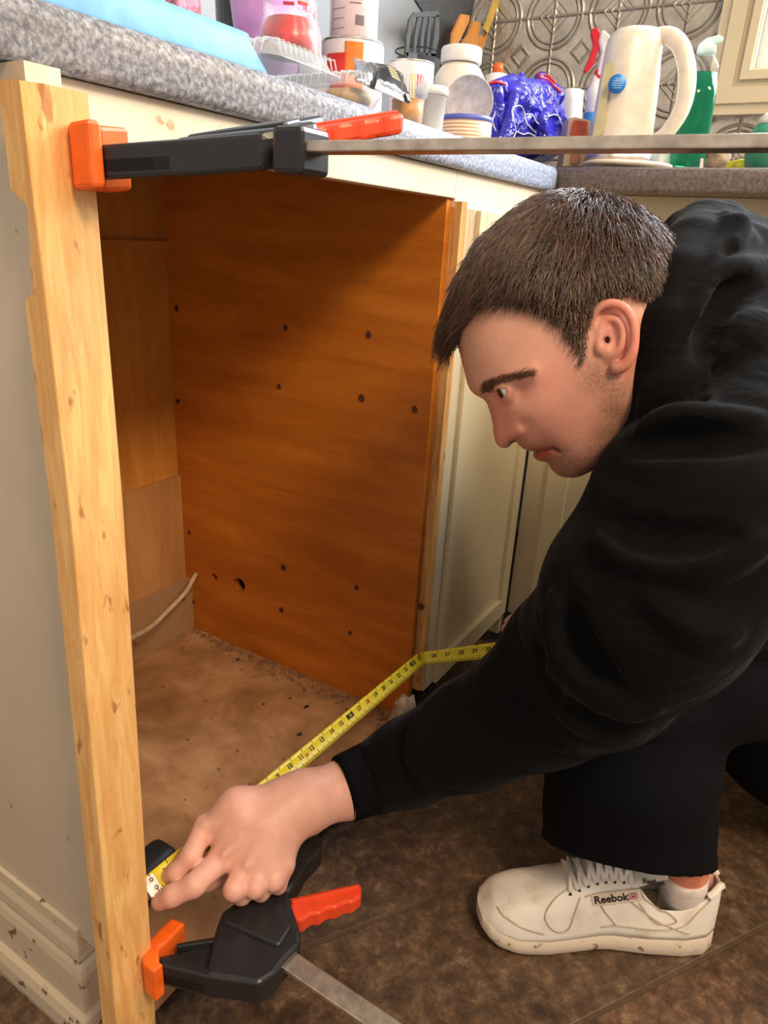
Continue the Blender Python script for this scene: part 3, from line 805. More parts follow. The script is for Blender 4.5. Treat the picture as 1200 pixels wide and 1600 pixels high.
# lids around the eye
GZ = np.array([-.86, .51])   # gaze direction in the sagittal plane
def lids(sg):
    u, v_, l = eyeP; c = np.array([u, v_, sg*(l-.0078)])
    sl, G = F3.sub(c-.02, c+.02)
    p = [G[0]-c[0], G[1]-c[1], G[2]-c[2]]
    r = np.sqrt(p[0]**2+p[1]**2+p[2]**2)
    al = np.abs(np.arctan2(p[0]*GZ[1]-p[1]*GZ[0], p[0]*GZ[0]+p[1]*GZ[1]))
    shell = np.abs(r-.0121)-.0009
    wedge = (al-math.radians(23))*r                     # negative inside the opening
    cap = sg*p[2]-.0121
    open_ = np.maximum(wedge, cap)
    lid = np.maximum(shell, -open_)
    F3.put(sl, np.maximum(r-.0112, -1.)*-1, 0, 'dummy') if 0 else None
    f = F3.F[sl]; F3.F[sl] = np.maximum(f, -(r-.0111)*1.0)      # hollow for the ball
    F3.put(sl, lid, .003)
    return c
ec = lids(1); ec2 = lids(-1)
Vh, Qh = F3.mesh()
Vhead = cam2world(h2c(Vh[:, 0], Vh[:, 1], Vh[:, 2]))
# ---- skin tint painted by feature (lips, stubble, cheeks, scalp under the hair), recess shade painted in too
def segd(P, u, v_):
    d2 = np.full(u.shape, 1e9)
    if len(P) == 1: return np.sqrt((u-P[0][0])**2+(v_-P[0][1])**2)
    for a, b in zip(P[:-1], P[1:]):
        a = np.array(a[:2]); b = np.array(b[:2]); e = b-a; t = np.clip(((u-a[0])*e[0]+(v_-a[1])*e[1])/(e.dot(e)+1e-15), 0, 1)
        d2 = np.minimum(d2, (u-a[0]-t*e[0])**2+(v_-a[1]-t*e[1])**2)
    return np.sqrt(d2)
def g_(d, s): return np.exp(-d*d/(2*s*s))[:, None]
uu, vvv = Vh[:, 0], Vh[:, 1]
lin = lambda c: np.array(srgb(c)[:3])
colr = np.tile(lin((220, 168, 148)), (len(Vh), 1))
def paint(pts, s, c, a):
    global colr
    w_ = np.clip(g_(segd([on_surf(*p) for p in pts], uu, vvv), s)*a, 0, 1); colr = colr*(1-w_)+lin(c)*w_
paint([(860, 610), (880, 660)], .022, (224, 146, 130), .5)
paint([(782, 690), (800, 684), (770, 640)], .010, (220, 136, 118), .5)
paint([(960, 480), (992, 520), (975, 575)], .007, (222, 130, 112), .7)
paint([(945, 500), (960, 540)], .01, (214, 134, 118), .5)
rs = np.random.RandomState(2); ns = rs.rand(len(Vh))[:, None]
wst = np.clip(g_(segd([on_surf(*p) for p in [(868, 728), (910, 728), (945, 695), (962, 650), (958, 610), (930, 590)]], uu, vvv), .013)*.85, 0, 1)*(.55+.45*ns)
colr = colr*(1-wst)+lin((112, 74, 58))*wst
wst = np.clip(g_(segd([on_surf(*p) for p in [(818, 696), (850, 692), (880, 705)]], uu, vvv), .0035)*.55, 0, 1)*(.4+.6*ns)
colr = colr*(1-wst)+lin((120, 82, 64))*wst
paint([(838, 713), (848, 711), (858, 706)], .0026, (170, 66, 60), .9)
paint([(830, 703), (842, 701), (856, 700)], .0013, (176, 84, 74), .8)
paint([(838, 706), (852, 703), (866, 700), (874, 705)], .0010, (84, 30, 26), .9)  # shade of the mouth crease painted into the skin colour
paint([(798, 692), (803, 691)], .0012, (70, 26, 22), .8)  # nostril shade painted into the skin colour
paint([(946, 531)], .002, (60, 20, 16), .95)  # shade inside the ear hole painted into the colour
paint([(784, 615), (800, 612), (815, 606)], .004, (176, 104, 90), .4)
# hair region
hair_px = [(700, 560), (714, 545), (724, 516), (740, 494), (756, 480), (775, 480), (795, 478), (815, 482), (838, 488), (858, 500), (874, 516), (890, 536), (898, 556), (906, 570), (914, 562), (916, 540), (918, 516), (922, 498), (930, 482), (945, 470), (975, 462), (1010, 470), (1100, 470), (1080, 300), (860, 260), (700, 340), (640, 480)]
hp = np.array([feat(a, b, T_at(*feat(a, b, .03)) if 0 else 0) if False else on_surf(a, b)[:2] for a, b in hair_px])
HR = polysd(hp, GU, GV)
def HRat(u, v_):
    i = np.clip(((u-gu[0])/hh).astype(int), 0, len(gu)-1); j = np.clip(((v_-gv[0])/hh).astype(int), 0, len(gv)-1); return HR[i, j]
w_ = np.clip(-HRat(uu, vvv)/.006+.2, 0, 1)[:, None]*.9; colr = colr*(1-w_)+lin((74, 50, 38))*w_

# ---- hands, arms, legs
FB = Field(U(205, 1120, .80)*[1, 1, 0]+[0, 0, .60], U(700, 1480, .80)*[1, 1, 0]+[0, 0, .95], .0016)
c_ = lambda P, k: FB.chain([(U(a, b, D), r_) for a, b, D, r_ in P], k)
c_([(720, 1165, .83, .042), (620, 1205, .80, .036), (545, 1231, .775, .0305), (490, 1248, .757, .0285), (455, 1262, .742, .0290)], .01)
for tip, r1 in (((322, 1293, .715), .0115), ((346, 1340, .700), .0120), ((383, 1358, .695), .0115), ((420, 1358, .700), .0115)):
    c_([(470, 1255, .748, .024), (395+(tip[0]-370)*.5, 1290+(tip[1]-1340)*.5, .722, .0200), (*tip, r1*1.05)], .016)
c_([(320, 1292, .714, .0118), (297, 1338, .690, .0100), (275, 1363, .686, .0092), (262, 1370, .690, .0078)], .004)
c_([(345, 1343, .700, .0125), (303, 1383, .670, .0108), (270, 1399, .668, .0098), (250, 1408, .672, .0085)], .004)
c_([(380, 1360, .695, .0115), (366, 1390, .676, .0100), (378, 1398, .690, .0092), (392, 1392, .712, .008)], .0035)
c_([(405, 1358, .698, .0110), (398, 1388, .682, .0092), (408, 1394, .697, .0085), (415, 1385, .716, .008)], .003)
c_([(432, 1350, .703, .0100), (428, 1378, .692, .0085), (435, 1384, .705, .0078), (440, 1375, .720, .0072)], .003)
c_([(455, 1285, .765, .018), (400, 1330, .755, .015), (330, 1372, .725, .0115), (275, 1392, .705, .0095)], .006)
c_([(420, 1300, .718, .022), (410, 1340, .708, .018), (425, 1362, .706, .012)], .012)
c_([(440, 1320, .722, .018), (444, 1350, .712, .011)], .012)
# knuckle tendons
for a, b in (((322, 1290, .704), (430, 1245, .722)), ((350, 1335, .688), (440, 1262, .716)), ((385, 1352, .684), (450, 1275, .718))):
    c_([(*a, .0008), (*b, .0008)], .010)
Va, Qa = FB.mesh()
# crop bits cut by the field border stay inside the sleeve
# right hand holding the tape by the corner
FR = Field(U(860, 985, 1.1)-.12, U(860, 985, 1.1)+.12, .0025)
c2_ = lambda P, k: FR.chain([(U(a, b, D), r_) for a, b, D, r_ in P], k)
c2_([(940, 1060, 1.03, .030), (880, 1020, 1.08, .028), (845, 1000, 1.10, .026)], .01)
c2_([(830, 985, 1.10, .022), (806, 975, 1.12, .012), (795, 985, 1.11, .010), (800, 1004, 1.10, .009)], .008)
c2_([(835, 1000, 1.09, .020), (808, 990, 1.10, .011), (792, 1003, 1.095, .0095), (803, 1016, 1.09, .0085)], .006)
c2_([(845, 1015, 1.085, .018), (820, 1020, 1.09, .010), (812, 1032, 1.09, .009)], .006)
c2_([(855, 1030, 1.08, .016), (835, 1040, 1.08, .009), (825, 1048, 1.08, .008)], .006)
c2_([(850, 975, 1.12, .017), (815, 962, 1.13, .011), (796, 972, 1.135, .009)], .006)
Vr, Qr = FR.mesh()
# hidden core of the body under the clothes: torso, arms, legs
FC = Field(U(600, 250, .8)*[1, 1, 0]+[-.02, 0, .42], (.78, .60, 1.25), .009)
c3 = lambda P, k: FC.chain([(U(a, b, D), r_) for a, b, D, r_ in P], k)
c3([(1015, 610, .648, .052), (1080, 560, .67, .055), (1130, 560, .70, .062)], .02)
c3([(1130, 600, .70, .09), (1230, 640, .78, .125), (1340, 800, .86, .125), (1400, 950, .90, .13)], .03)
c3([(1190, 700, .60, .045), (1100, 830, .60, .045), (930, 1040, .67, .042), (800, 1120, .73, .038), (690, 1180, .80, .034)], .02)
c3([(1100, 640, .82, .055), (1010, 800, .95, .05), (960, 950, 1.00, .042), (930, 1050, 1.04, .032)], .02)
c3([(1400, 980, .88, .10), (1200, 1020, .84, .08), (1030, 1090, .80, .058), (1040, 1250, .85, .045), (1072, 1375, .885, .034)], .02)
c3([(1400, 980, .96, .10), (1250, 1060, .96, .08), (1160, 1080, .98, .055), (1210, 1140, 1.0, .045)], .02)
Vc, Qc = FC.mesh()
parts = [(Vhead, Qh, colr), (cam2world(Va), Qa, None), (cam2world(Vr), Qr, None), (cam2world(Vc), Qc, None)]
allV = np.vstack([p[0] for p in parts]); allQ = []; o_ = 0; cols = []
for V_, Q_, c in parts:
    allQ.append(Q_+o_); o_ += len(V_)
    cols.append(c if c is not None else np.tile(lin((222, 170, 152)), (len(V_), 1)))
me = meshnp('body', allV, np.vstack(allQ)); cols = np.vstack(cols)
# redder knuckles
at = me.color_attributes.new('tint', 'FLOAT_COLOR', 'POINT')
at.data.foreach_set('color', np.hstack([cols, np.ones((len(cols), 1))]).astype(np.float32).ravel())
msk = NT('skin', .48, spec=.35)
va = msk.n('ShaderNodeVertexColor', layer_name='tint')
sn = msk.noise(msk.map((1, 1, 1)), 60, 6, .65)
msk.color(msk.mix(.35, va.outputs[0], msk.mix(1.0, va.outputs[0], msk.ramp(sn, [(.3, (214, 190, 184)), (.7, (255, 255, 255))]), 'MULTIPLY')))
sn2 = msk.noise(msk.map((1, 1, 1)), 420, 3, .6); msk.bump(sn2, .10, .0006)
msk.b.inputs['Subsurface Weight'].default_value = .12; msk.b.inputs['Subsurface Radius'].default_value = (.010, .004, .002); msk.b.inputs['Subsurface Scale'].default_value = 1.0
body = link('body', me, msk.m, man)
body['label'] = 'head, neck and hands with short stubble along the jaw'
# eyes
for e in (ec, ec2):
    c = h2c(*e)
    bm = bmesh.new(); bmesh.ops.create_uvsphere(bm, u_segments=32, v_segments=24, radius=.0110)
    gd = E1*GZ[0]+E2*GZ[1]+NN*(.30 if e[2] > 0 else -.30); gd /= np.linalg.norm(gd)
    Mq = Vector((0, 0, 1)).rotation_difference(Vector(R @ gd)).to_matrix().to_4x4(); Mq.translation = Vector(cam2world(c[None])[0] if c.ndim == 1 else cam2world(c)[0])
    for q in bm.verts: q.co = Mq @ q.co
    for f in bm.faces:
        d = (f.calc_center_median()-Mq.translation).normalized().dot(Vector(R @ gd))
        f.material_index = 2 if d > .965 else (1 if d > .86 else 0); f.smooth = True
    o = frombm('eye', bm, [plain('eye_white', (226, 214, 208), .15, var=.02), plain('iris', (70, 62, 54), .15), plain('pupil', (8, 8, 8), .1, var=0)], man, True)

# ---- hair: short strands rooted on the scalp, swept from the crown
rng = np.random.RandomState(7)
crown = feat(930, 268)
crl = .02
def tdir(u, v_): 
    d = np.stack([u-crown[0], v_-crown[1]], 1); n = np.linalg.norm(d, axis=1, keepdims=True)+1e-6; return d/n, n[:, 0]
def surf_normal(u, v_, sg):
    e = .0015; t = T_at(u, v_)
    du = (T_at(u+e, v_)-T_at(u-e, v_))/(2*e); dv = (T_at(u, v_+e)-T_at(u, v_-e))/(2*e)
    n = np.stack([-du, -dv, np.ones_like(du)], 1); n /= np.linalg.norm(n, axis=1, keepdims=True); n[:, 2] *= sg; return n, t
def hair_mesh(N, lenf, rad, seed, region=None, cap=.0):
    rg = np.random.RandomState(seed)
    # sample over surface (importance to edge where surface is steep)
    us = rg.uniform(gu[0], gu[-1], N*16); vs_ = rg.uniform(gv[0], gv[-1], N*16)
    hr = HRat(us, vs_); ii = np.clip(((us-gu[0])/hh).astype(int), 0, len(gu)-1); jj = np.clip(((vs_-gv[0])/hh).astype(int), 0, len(gv)-1)
    sd = SD[ii, jj]
    ok = (hr < -.0005) & (sd < -.0008); us, vs_, sd, hr = us[ok], vs_[ok], sd[ok], hr[ok]
    wt = 1+5*np.exp(sd/.012); sel = rg.rand(len(us)) < wt/wt.max(); us, vs_, sd, hr = us[sel][:N], vs_[sel][:N], sd[sel][:N], hr[sel][:N]
    n = len(us); sg = np.where(rg.rand(n) < .68, 1., -1.)
    nr, t = surf_normal(us, vs_, 1.); nr[:, 2] *= sg
    P = np.stack([us, vs_, sg*t], 1)
    d2, dist = tdir(us, vs_)
    fl = np.concatenate([d2, np.zeros((n, 1))], 1)
    fl[:, 2] += sg*np.clip((.07-t)/.07, 0, 1)*.55
    fl[:, :2] += rg.normal(0, .22, (n, 2)); fl[:, 2] += rg.normal(0, .15, n)
    # clumps
    ck = np.sin(us*420+vs_*170)+np.sin(vs_*510-us*130); fl[:, 0] += .16*ck; fl[:, 1] += -.12*ck
    tg0 = feat(652, 548); fr_ = np.exp(-((us-feat(715, 490)[0])**2+(vs_-feat(715, 490)[1])**2)/(2*.024**2))[:, None]
    dt = np.stack([tg0[0]-us, tg0[1]-vs_, -P[:, 2]*.9], 1); dt /= np.linalg.norm(dt, axis=1, keepdims=True); fl = fl*(1-.8*fr_)+dt*.8*fr_*1.2
    fl -= (fl*nr).sum(1, keepdims=True)*nr; fl /= np.linalg.norm(fl, axis=1, keepdims=True)
    ln = lenf(us, vs_, dist, hr, rg)
    lift = .62
    K = 6; pts = []
    front = np.clip((-us-.03)/.05, 0, 1)
    for k in range(K):
        s = k/(K-1)
        p = P+fl*(ln*s)[:, None]*(1-.05*s)+nr*(np.minimum(ln*lift, .0135)*(1-(1-s)**2)*(1-.30*s)+.0005)[:, None]
        p[:, 1] += ln*s*s*.16; p[:, 0] -= front*ln*s*s*.12
        p[:, :2] += (rg.normal(0, .0005, (n, 2))*s)
        pts.append(p)
    pts = np.stack(pts, 1)        # n,K,3
    # push back outside the scalp
    tt_ = T_at(pts[..., 0], pts[..., 1]); ab = np.abs(pts[..., 2]); s_ = np.arange(K)/(K-1)
    need = tt_+.0010+.004*s_
    pts[..., 2] = np.where((ab < need) & (tt_ > .006), sg[:, None]*need, pts[..., 2])
    cp = h2c(pts[..., 0], pts[..., 1], pts[..., 2]).reshape(n, K, 3)
    W = cam2world(cp.reshape(-1, 3)).reshape(n, K, 3)
    V = []; 
    tg = W[:, -1]-W[:, 0]; tg /= np.linalg.norm(tg, axis=1, keepdims=True)+1e-9
    a = np.cross(tg, rg.normal(size=(n, 3))); a /= np.linalg.norm(a, axis=1, keepdims=True); b = np.cross(tg, a)
    rr = rad*rg.uniform(.7, 1.4, n)
    out = np.zeros((n, K, 3, 3))
    for k in range(K):
        r_ = rr*(1-.88*(k/(K-1))**1.5)
        for j in range(3):
            th = 2*math.pi*j/3; out[:, k, j] = W[:, k]+(math.cos(th)*a+math.sin(th)*b)*r_[:, None]
    V = out.reshape(-1, 3)
    global HAIRT
    HAIRT = np.repeat(np.clip(rg.normal(.45, .22, n)+.12*ck, 0, 1), K*3)
    base = (np.arange(n)*K*3)[:, None, None, None]
    kk = (np.arange(K-1)*3)[None, :, None, None]; jj_ = np.arange(3)[None, None, :, None]
    q0 = base+kk+jj_; q1 = base+kk+(jj_+1) % 3
    Q = np.concatenate([q0, q1, q1+3, q0+3], 3).reshape(-1, 4)
    return V, Q
def len_top(u, v_, dist, hr, rg):
    tipx, tipy = feat(700, 500)
    front = np.exp(-((u-tipx)**2+(v_-tipy)**2)/(2*.022**2))
    in_ = np.clip(-hr/.045, 0, 1)
    l = .006+.027*in_+.030*front
    return l*rg.uniform(.6, 1.2, len(u))
Vt, Qt = hair_mesh(15000, len_top, .00042, 11)
mh = NT('brown_hair', .30, spec=.9)
hn = mh.noise(mh.map((1, 1, 1)), 150, 3, .6)
hat = mh.n('ShaderNodeAttribute', attribute_name='tone')
mh.color(mh.ramp(hat.outputs[2], [(.0, (38, 23, 17)), (.5, (78, 51, 37)), (.8, (112, 80, 56)), (1., (160, 120, 84))]))
hme = meshnp('hair', Vt, Qt); ta = hme.attributes.new('tone', 'FLOAT', 'POINT'); ta.data.foreach_set('value', HAIRT.astype(np.float32))
hair = link('hair', hme, mh.m, man); hair['kind'] = 'stuff'
# eyebrow hairs
def brow(sg):
    parts_ = []
    for k in range(420):
        t = rng.rand()**1.7; a = np.array([754, 609])*(1-t)+np.array([832, 586])*t; 
        a = a+np.array([0, -5*math.sin(t*math.pi)])+rng.normal(0, 1, 2)*(3.2*(1-.4*t), 4.2*(1-.5*t))
        u, v_, l = on_surf(*a); b = a+np.array([10, -6])+rng.normal(0, 1.6, 2); u2, v2, l2 = on_surf(*b)
        p = cam2world(h2c(np.array([u, (u+u2)/2, u2]), np.array([v_, (v_+v2)/2-.0004, v2]), sg*np.array([l-.0003, max(l, l2)+.0010, l2+.0004])))
        parts_.append(tube_data(p, [.00024, .0002, .00006], 3, caps=False))
    return join(parts_)
vs, fs = brow(1); fromdata('eyebrow', vs, fs, plain('eyebrow_hair', (112, 78, 58), .5), man, kind='stuff')
vs, fs = brow(-1); fromdata('eyebrow', vs, fs, plain('eyebrow_hair', (112, 78, 58), .5), man, kind='stuff')
# lashes
la = []
for k in range(26):
    t = k/25; a0 = (787+20*t, 612-9*t); u, v_, l = on_surf(*a0); l = ec[2]+.0085*(.3+.7*t)
    p0_ = np.array([u, v_, l]); p1_ = p0_+np.array([GZ[0], GZ[1], .3])*(.0055)+rng.normal(0, .0004, 3)
    la.append(tube_data(cam2world(h2c(*np.stack([p0_, p1_]).T)), [.0002, .00005], 3, caps=False))
fromdata('eyelashes', *join(la), plain('lash', (40, 26, 20), .5), man, kind='stuff')

# ---- hoodie
FH = Field((-.10, -.36, .42), (.78, .50, 1.12), .0042)
ch = lambda P, k: FH.chain([(U(a, b, D), r_) for a, b, D, r_ in P], k)
# torso and back
ch([(1150, 560, .72, .085), (1230, 640, .78, .15), (1340, 800, .86, .15), (1400, 950, .90, .15)], .03)
ch([(1215, 425, .72, .055), (1300, 520, .76, .09)], .03)
ch([(1060, 780, .72, .07), (1120, 880, .74, .09), (1250, 900, .80, .11)], .03)
# left sleeve, near the camera
ch([(1195, 705, .60, .088), (1105, 800, .585, .092), (1010, 935, .600, .086), (935, 1040, .650, .072)], .02)
ch([(935, 1040, .650, .072), (850, 1090, .690, .064), (740, 1145, .735, .0545), (640, 1190, .775, .0450), (590, 1212, .785, .0400)], .015)
ch([(905, 985, .66, .052), (880, 1012, .69, .052), (935, 1010, .65, .06)], .02)
# right sleeve behind
ch([(1100, 650, .82, .08), (1010, 800, .95, .075), (975, 950, 1.00, .062), (940, 1050, 1.03, .045)], .02)
# hood bunched round the neck
ch([(1098, 362, .660, .026), (1082, 395, .625, .030), (1058, 450, .600, .033), (1046, 520, .585, .031), (1044, 600, .588, .030), (1040, 670, .60, .034), (1005, 722, .625, .030), (985, 760, .66, .035)], .004)
ch([(1098, 362, .660, .026), (1075, 372, .70, .026), (1060, 400, .74, .03), (1060, 480, .76, .035), (1040, 600, .76, .04), (1000, 720, .70, .04), (985, 760, .66, .035)], .01)
ch([(1130, 348, .665, .020), (1128, 400, .625, .030), (1112, 470, .605, .036), (1120, 560, .60, .04), (1110, 650, .61, .04)], .004)
ch([(1162, 362, .665, .018), (1168, 400, .640, .026), (1150, 450, .615, .026)], .006)
ch([(1190, 400, .66, .030), (1150, 470, .62, .034), (1160, 560, .61, .05)], .01)
# folds standing proud of the sleeve
def hsurf(F_, a, b, lo=.42, hi=1.1):
    r_ = np.array([(a-600)/F, (b-800)/F, 1.]); Ds = np.arange(lo, hi, .002)
    ix = np.round((r_[None]*Ds[:, None]-F_.lo)/F_.h).astype(int); ok = np.all((ix >= 0) & (ix < F_.n), axis=1)
    for D, i_, k_ in zip(Ds, ix, ok):
        if k_ and F_.F[tuple(i_)] < 0: return D
    return None
def fold(P, r_, k=.006, out=.35, F_=None, op='u'):
    F_ = F_ or FH; Q = []
    for i, q in enumerate(smoothpts([np.array(p, float) for p in P], 5)):
        D = hsurf(F_, q[0], q[1])
        if D: Q.append([q[0], q[1], D])
    if len(Q) < 3: return
    t = np.linspace(0, 1, len(Q)); w = np.sin(np.pi*np.clip(t, .03, .97))**.6
    Dm = np.array([q[2] for q in Q]); Dm = np.convolve(np.pad(Dm, 2, 'edge'), np.ones(5)/5, 'valid')
    F_.chain([(U(q[0], q[1], d+r_*w_*(1-out*2)), r_*w_) for q, d, w_ in zip(Q, Dm, w)], k, op)
fold([(948, 842), (985, 860), (1060, 874), (1130, 864), (1195, 840)], .016, .012)
fold([(948, 820), (1000, 838), (1070, 846), (1150, 834)], .010, .010, .5, None, 's')
fold([(872, 925), (872, 975), (893, 1030), (925, 1070), (975, 1100), (1020, 1112)], .013, .010)
fold([(893, 940), (900, 985), (925, 1030), (960, 1060)], .010, .010, .5, None, 's')
fold([(1000, 676), (1050, 664), (1110, 664), (1190, 655)], .014, .008)
fold([(985, 704), (1040, 690), (1110, 690), (1190, 690)], .010, .010, .5, None, 's')
fold([(862, 1040), (880, 1085), (905, 1120), (950, 1150)], .010, .010)
fold([(840, 1010), (850, 1060), (865, 1110)], .009, .010, .5, None, 's')
fold([(1100, 555), (1050, 600), (1005, 640)], .012, .008)
fold([(1200, 500), (1150, 520), (1100, 555)], .013, .008)
fold([(1096, 540), (1104, 580), (1112, 620), (1116, 652)], .0032, .002, .5)
fold([(1200, 405), (1150, 420), (1110, 445), (1090, 480), (1082, 505)], .012, .004)
fold([(1190, 440), (1140, 460), (1110, 500), (1090, 560)], .010, .008, .5, None, 's')
fold([(1130, 330), (1140, 350), (1135, 375), (1120, 395), (1105, 415)], .009, .003)
fold([(1150, 335), (1158, 352), (1150, 375), (1138, 392)], .008, .003)
fold([(700, 1075), (660, 1130), (650, 1180), (665, 1230)], .007, .010)
fold([(1010, 930), (1080, 980), (1150, 990)], .010, .012)
# cut the sleeve end square
wr = U(560, 1224, .78); wd2 = U(470, 1258, .745)-U(640, 1195, .79); wd2 /= np.linalg.norm(wd2)
sl, G = FH.sub(U(560, 1224, .78)-.13, U(560, 1224, .78)+.13)
pl_ = (G[0]-wr[0])*wd2[0]+(G[1]-wr[1])*wd2[1]+(G[2]-wr[2])*wd2[2]
rd = np.sqrt((G[0]-wr[0])**2+(G[1]-wr[1])**2+(G[2]-wr[2])**2)
FH.F[sl] = np.where(rd < .12, np.maximum(FH.F[sl], pl_+.008), FH.F[sl])
# hollow out around head and neck
hc = U(868, 520, .648)
FH.ell(hc+np.array([.0, .0, 0]), (.079, .120, .074), .004, 's')
Vg, Qg = FH.mesh()
mb = NT('black_fleece', .92, spec=.08)
cn = mb.noise(mb.map((1, 1, 1)), 520, 3, .7); cn2 = mb.noise(mb.map((1, 1, 1)), 9, 4, .5)
mb.color(mb.ramp(cn2, [(.3, (11, 11, 13)), (.7, (16, 16, 18))])); mb.b.inputs['Sheen Weight'].default_value = .035; mb.b.inputs['Sheen Roughness'].default_value = .4
cn3 = mb.noise(mb.map((1, 1, 2.2), 'Object', (.5, .4, .3)), 7, 3, .45, .8); mb.bump(mb.math('ADD', mb.math('MULTIPLY', cn, .03), cn3), .55, .035); M_hood = mb.m
hood = link('hoodie', meshnp('hoodie', cam2world(Vg), Qg), M_hood, man)
hood['label'] = 'black fleece hoodie with the hood down'
# ribbed cuff as a sub-part
cdir = U(540, 1232, .772)-U(600, 1208, .79); cdir /= np.linalg.norm(cdir)
c0 = U(590, 1211, .787); cuff = []
rg2 = 44
path = [c0+cdir*s for s in (-.012, .0, .010, .022, .034, .041, .043, .040, .028)]
rad_ = [.0385, .0395, .0385, .0372, .0362, .0352, .0330, .0312, .0305]
vs, fs = tube_data([cam2world(p[None])[0] for p in path], rad_, rg2*2, caps=False)
cf = fromdata('cuff', vs, fs, plain('black_rib', (12, 12, 16), .9, spec=.1), hood, True)
# shoulder seam
sp = [(1096, 540, .548), (1104, 580, .5365), (1112, 620, .529), (1116, 650, .524)]

# ---- trousers
FT = Field((.05, .02, .62), (.80, .52, 1.30), .0045)
ct_ = lambda P, k: FT.chain([(U(a, b, D), r_) for a, b, D, r_ in P], k)
ct_([(1400, 960, .90, .15), (1230, 1000, .85, .115), (1080, 1040, .80, .085), (1000, 1090, .795, .080)], .03)
ct_([(1000, 1090, .795, .080), (985, 1180, .815, .094), (980, 1270, .845, .094), (978, 1350, .875, .100), (976, 1420, .9, .10)], .02)
ct_([(1400, 960, .96, .14), (1280, 1060, .97, .11), (1180, 1100, .96, .085), (1240, 1160, .96, .085), (1330, 1180, .97, .09)], .03)
fo = lambda P, r_: ct_([(a, b, D, r_) for a, b, D in P], .012)
fo([(960, 1140, .725), (1020, 1135, .718), (1090, 1115, .722)], .008)
fo([(1000, 1230, .748), (1060, 1215, .752), (1100, 1180, .76)], .008)
hm = U(978, 1338, .865); hd = cam2world(U(978, 1338, .865)[None])[0]
# hem plane: world, slightly tilted so it matches the hem line
ha, hb2, hc2 = U(850, 1312, .87), U(965, 1352, .775), U(1104, 1346, .87)
hm = hb2; hcn = np.cross(hb2-ha, hc2-ha); hcn /= np.linalg.norm(hcn); hcn = hcn if hcn[1] > 0 else -hcn
G = np.meshgrid(*FT.ax, indexing='ij', sparse=True)
pl_ = (G[0]-hm[0])*hcn[0]+(G[1]-hm[1])*hcn[1]+(G[2]-hm[2])*hcn[2]
msk_ = (G[0] < U(1140, 1300, .88)[0])
FT.F = np.where(msk_, np.maximum(FT.F, pl_+.0), FT.F).astype(np.float32)
# narrow the tube front to back
Vp, Qp = FT.mesh()
mt = NT('navy_black_cotton', .85, spec=.12); tn = mt.noise(mt.map((1, 1, 1)), 7, 4)
mt.color(mt.ramp(tn, [(.3, (8, 9, 14)), (.7, (12, 13, 20))])); mt.bump(mt.noise(mt.map((1, 1, 1)), 600, 2), .2, .0006)
tr_ = link('trousers', meshnp('trousers', cam2world(Vp), Qp), mt.m, man); tr_['label'] = 'dark trousers with a wide straight leg'
se = tube('leg_seam', [cam2world(U(a, b, D)[None])[0] for a, b, D in [(974, 1232, .752), (972, 1280, .768), (972, 1335, .783)]], .0010, mt.m, tr_, 6) if 0 else None

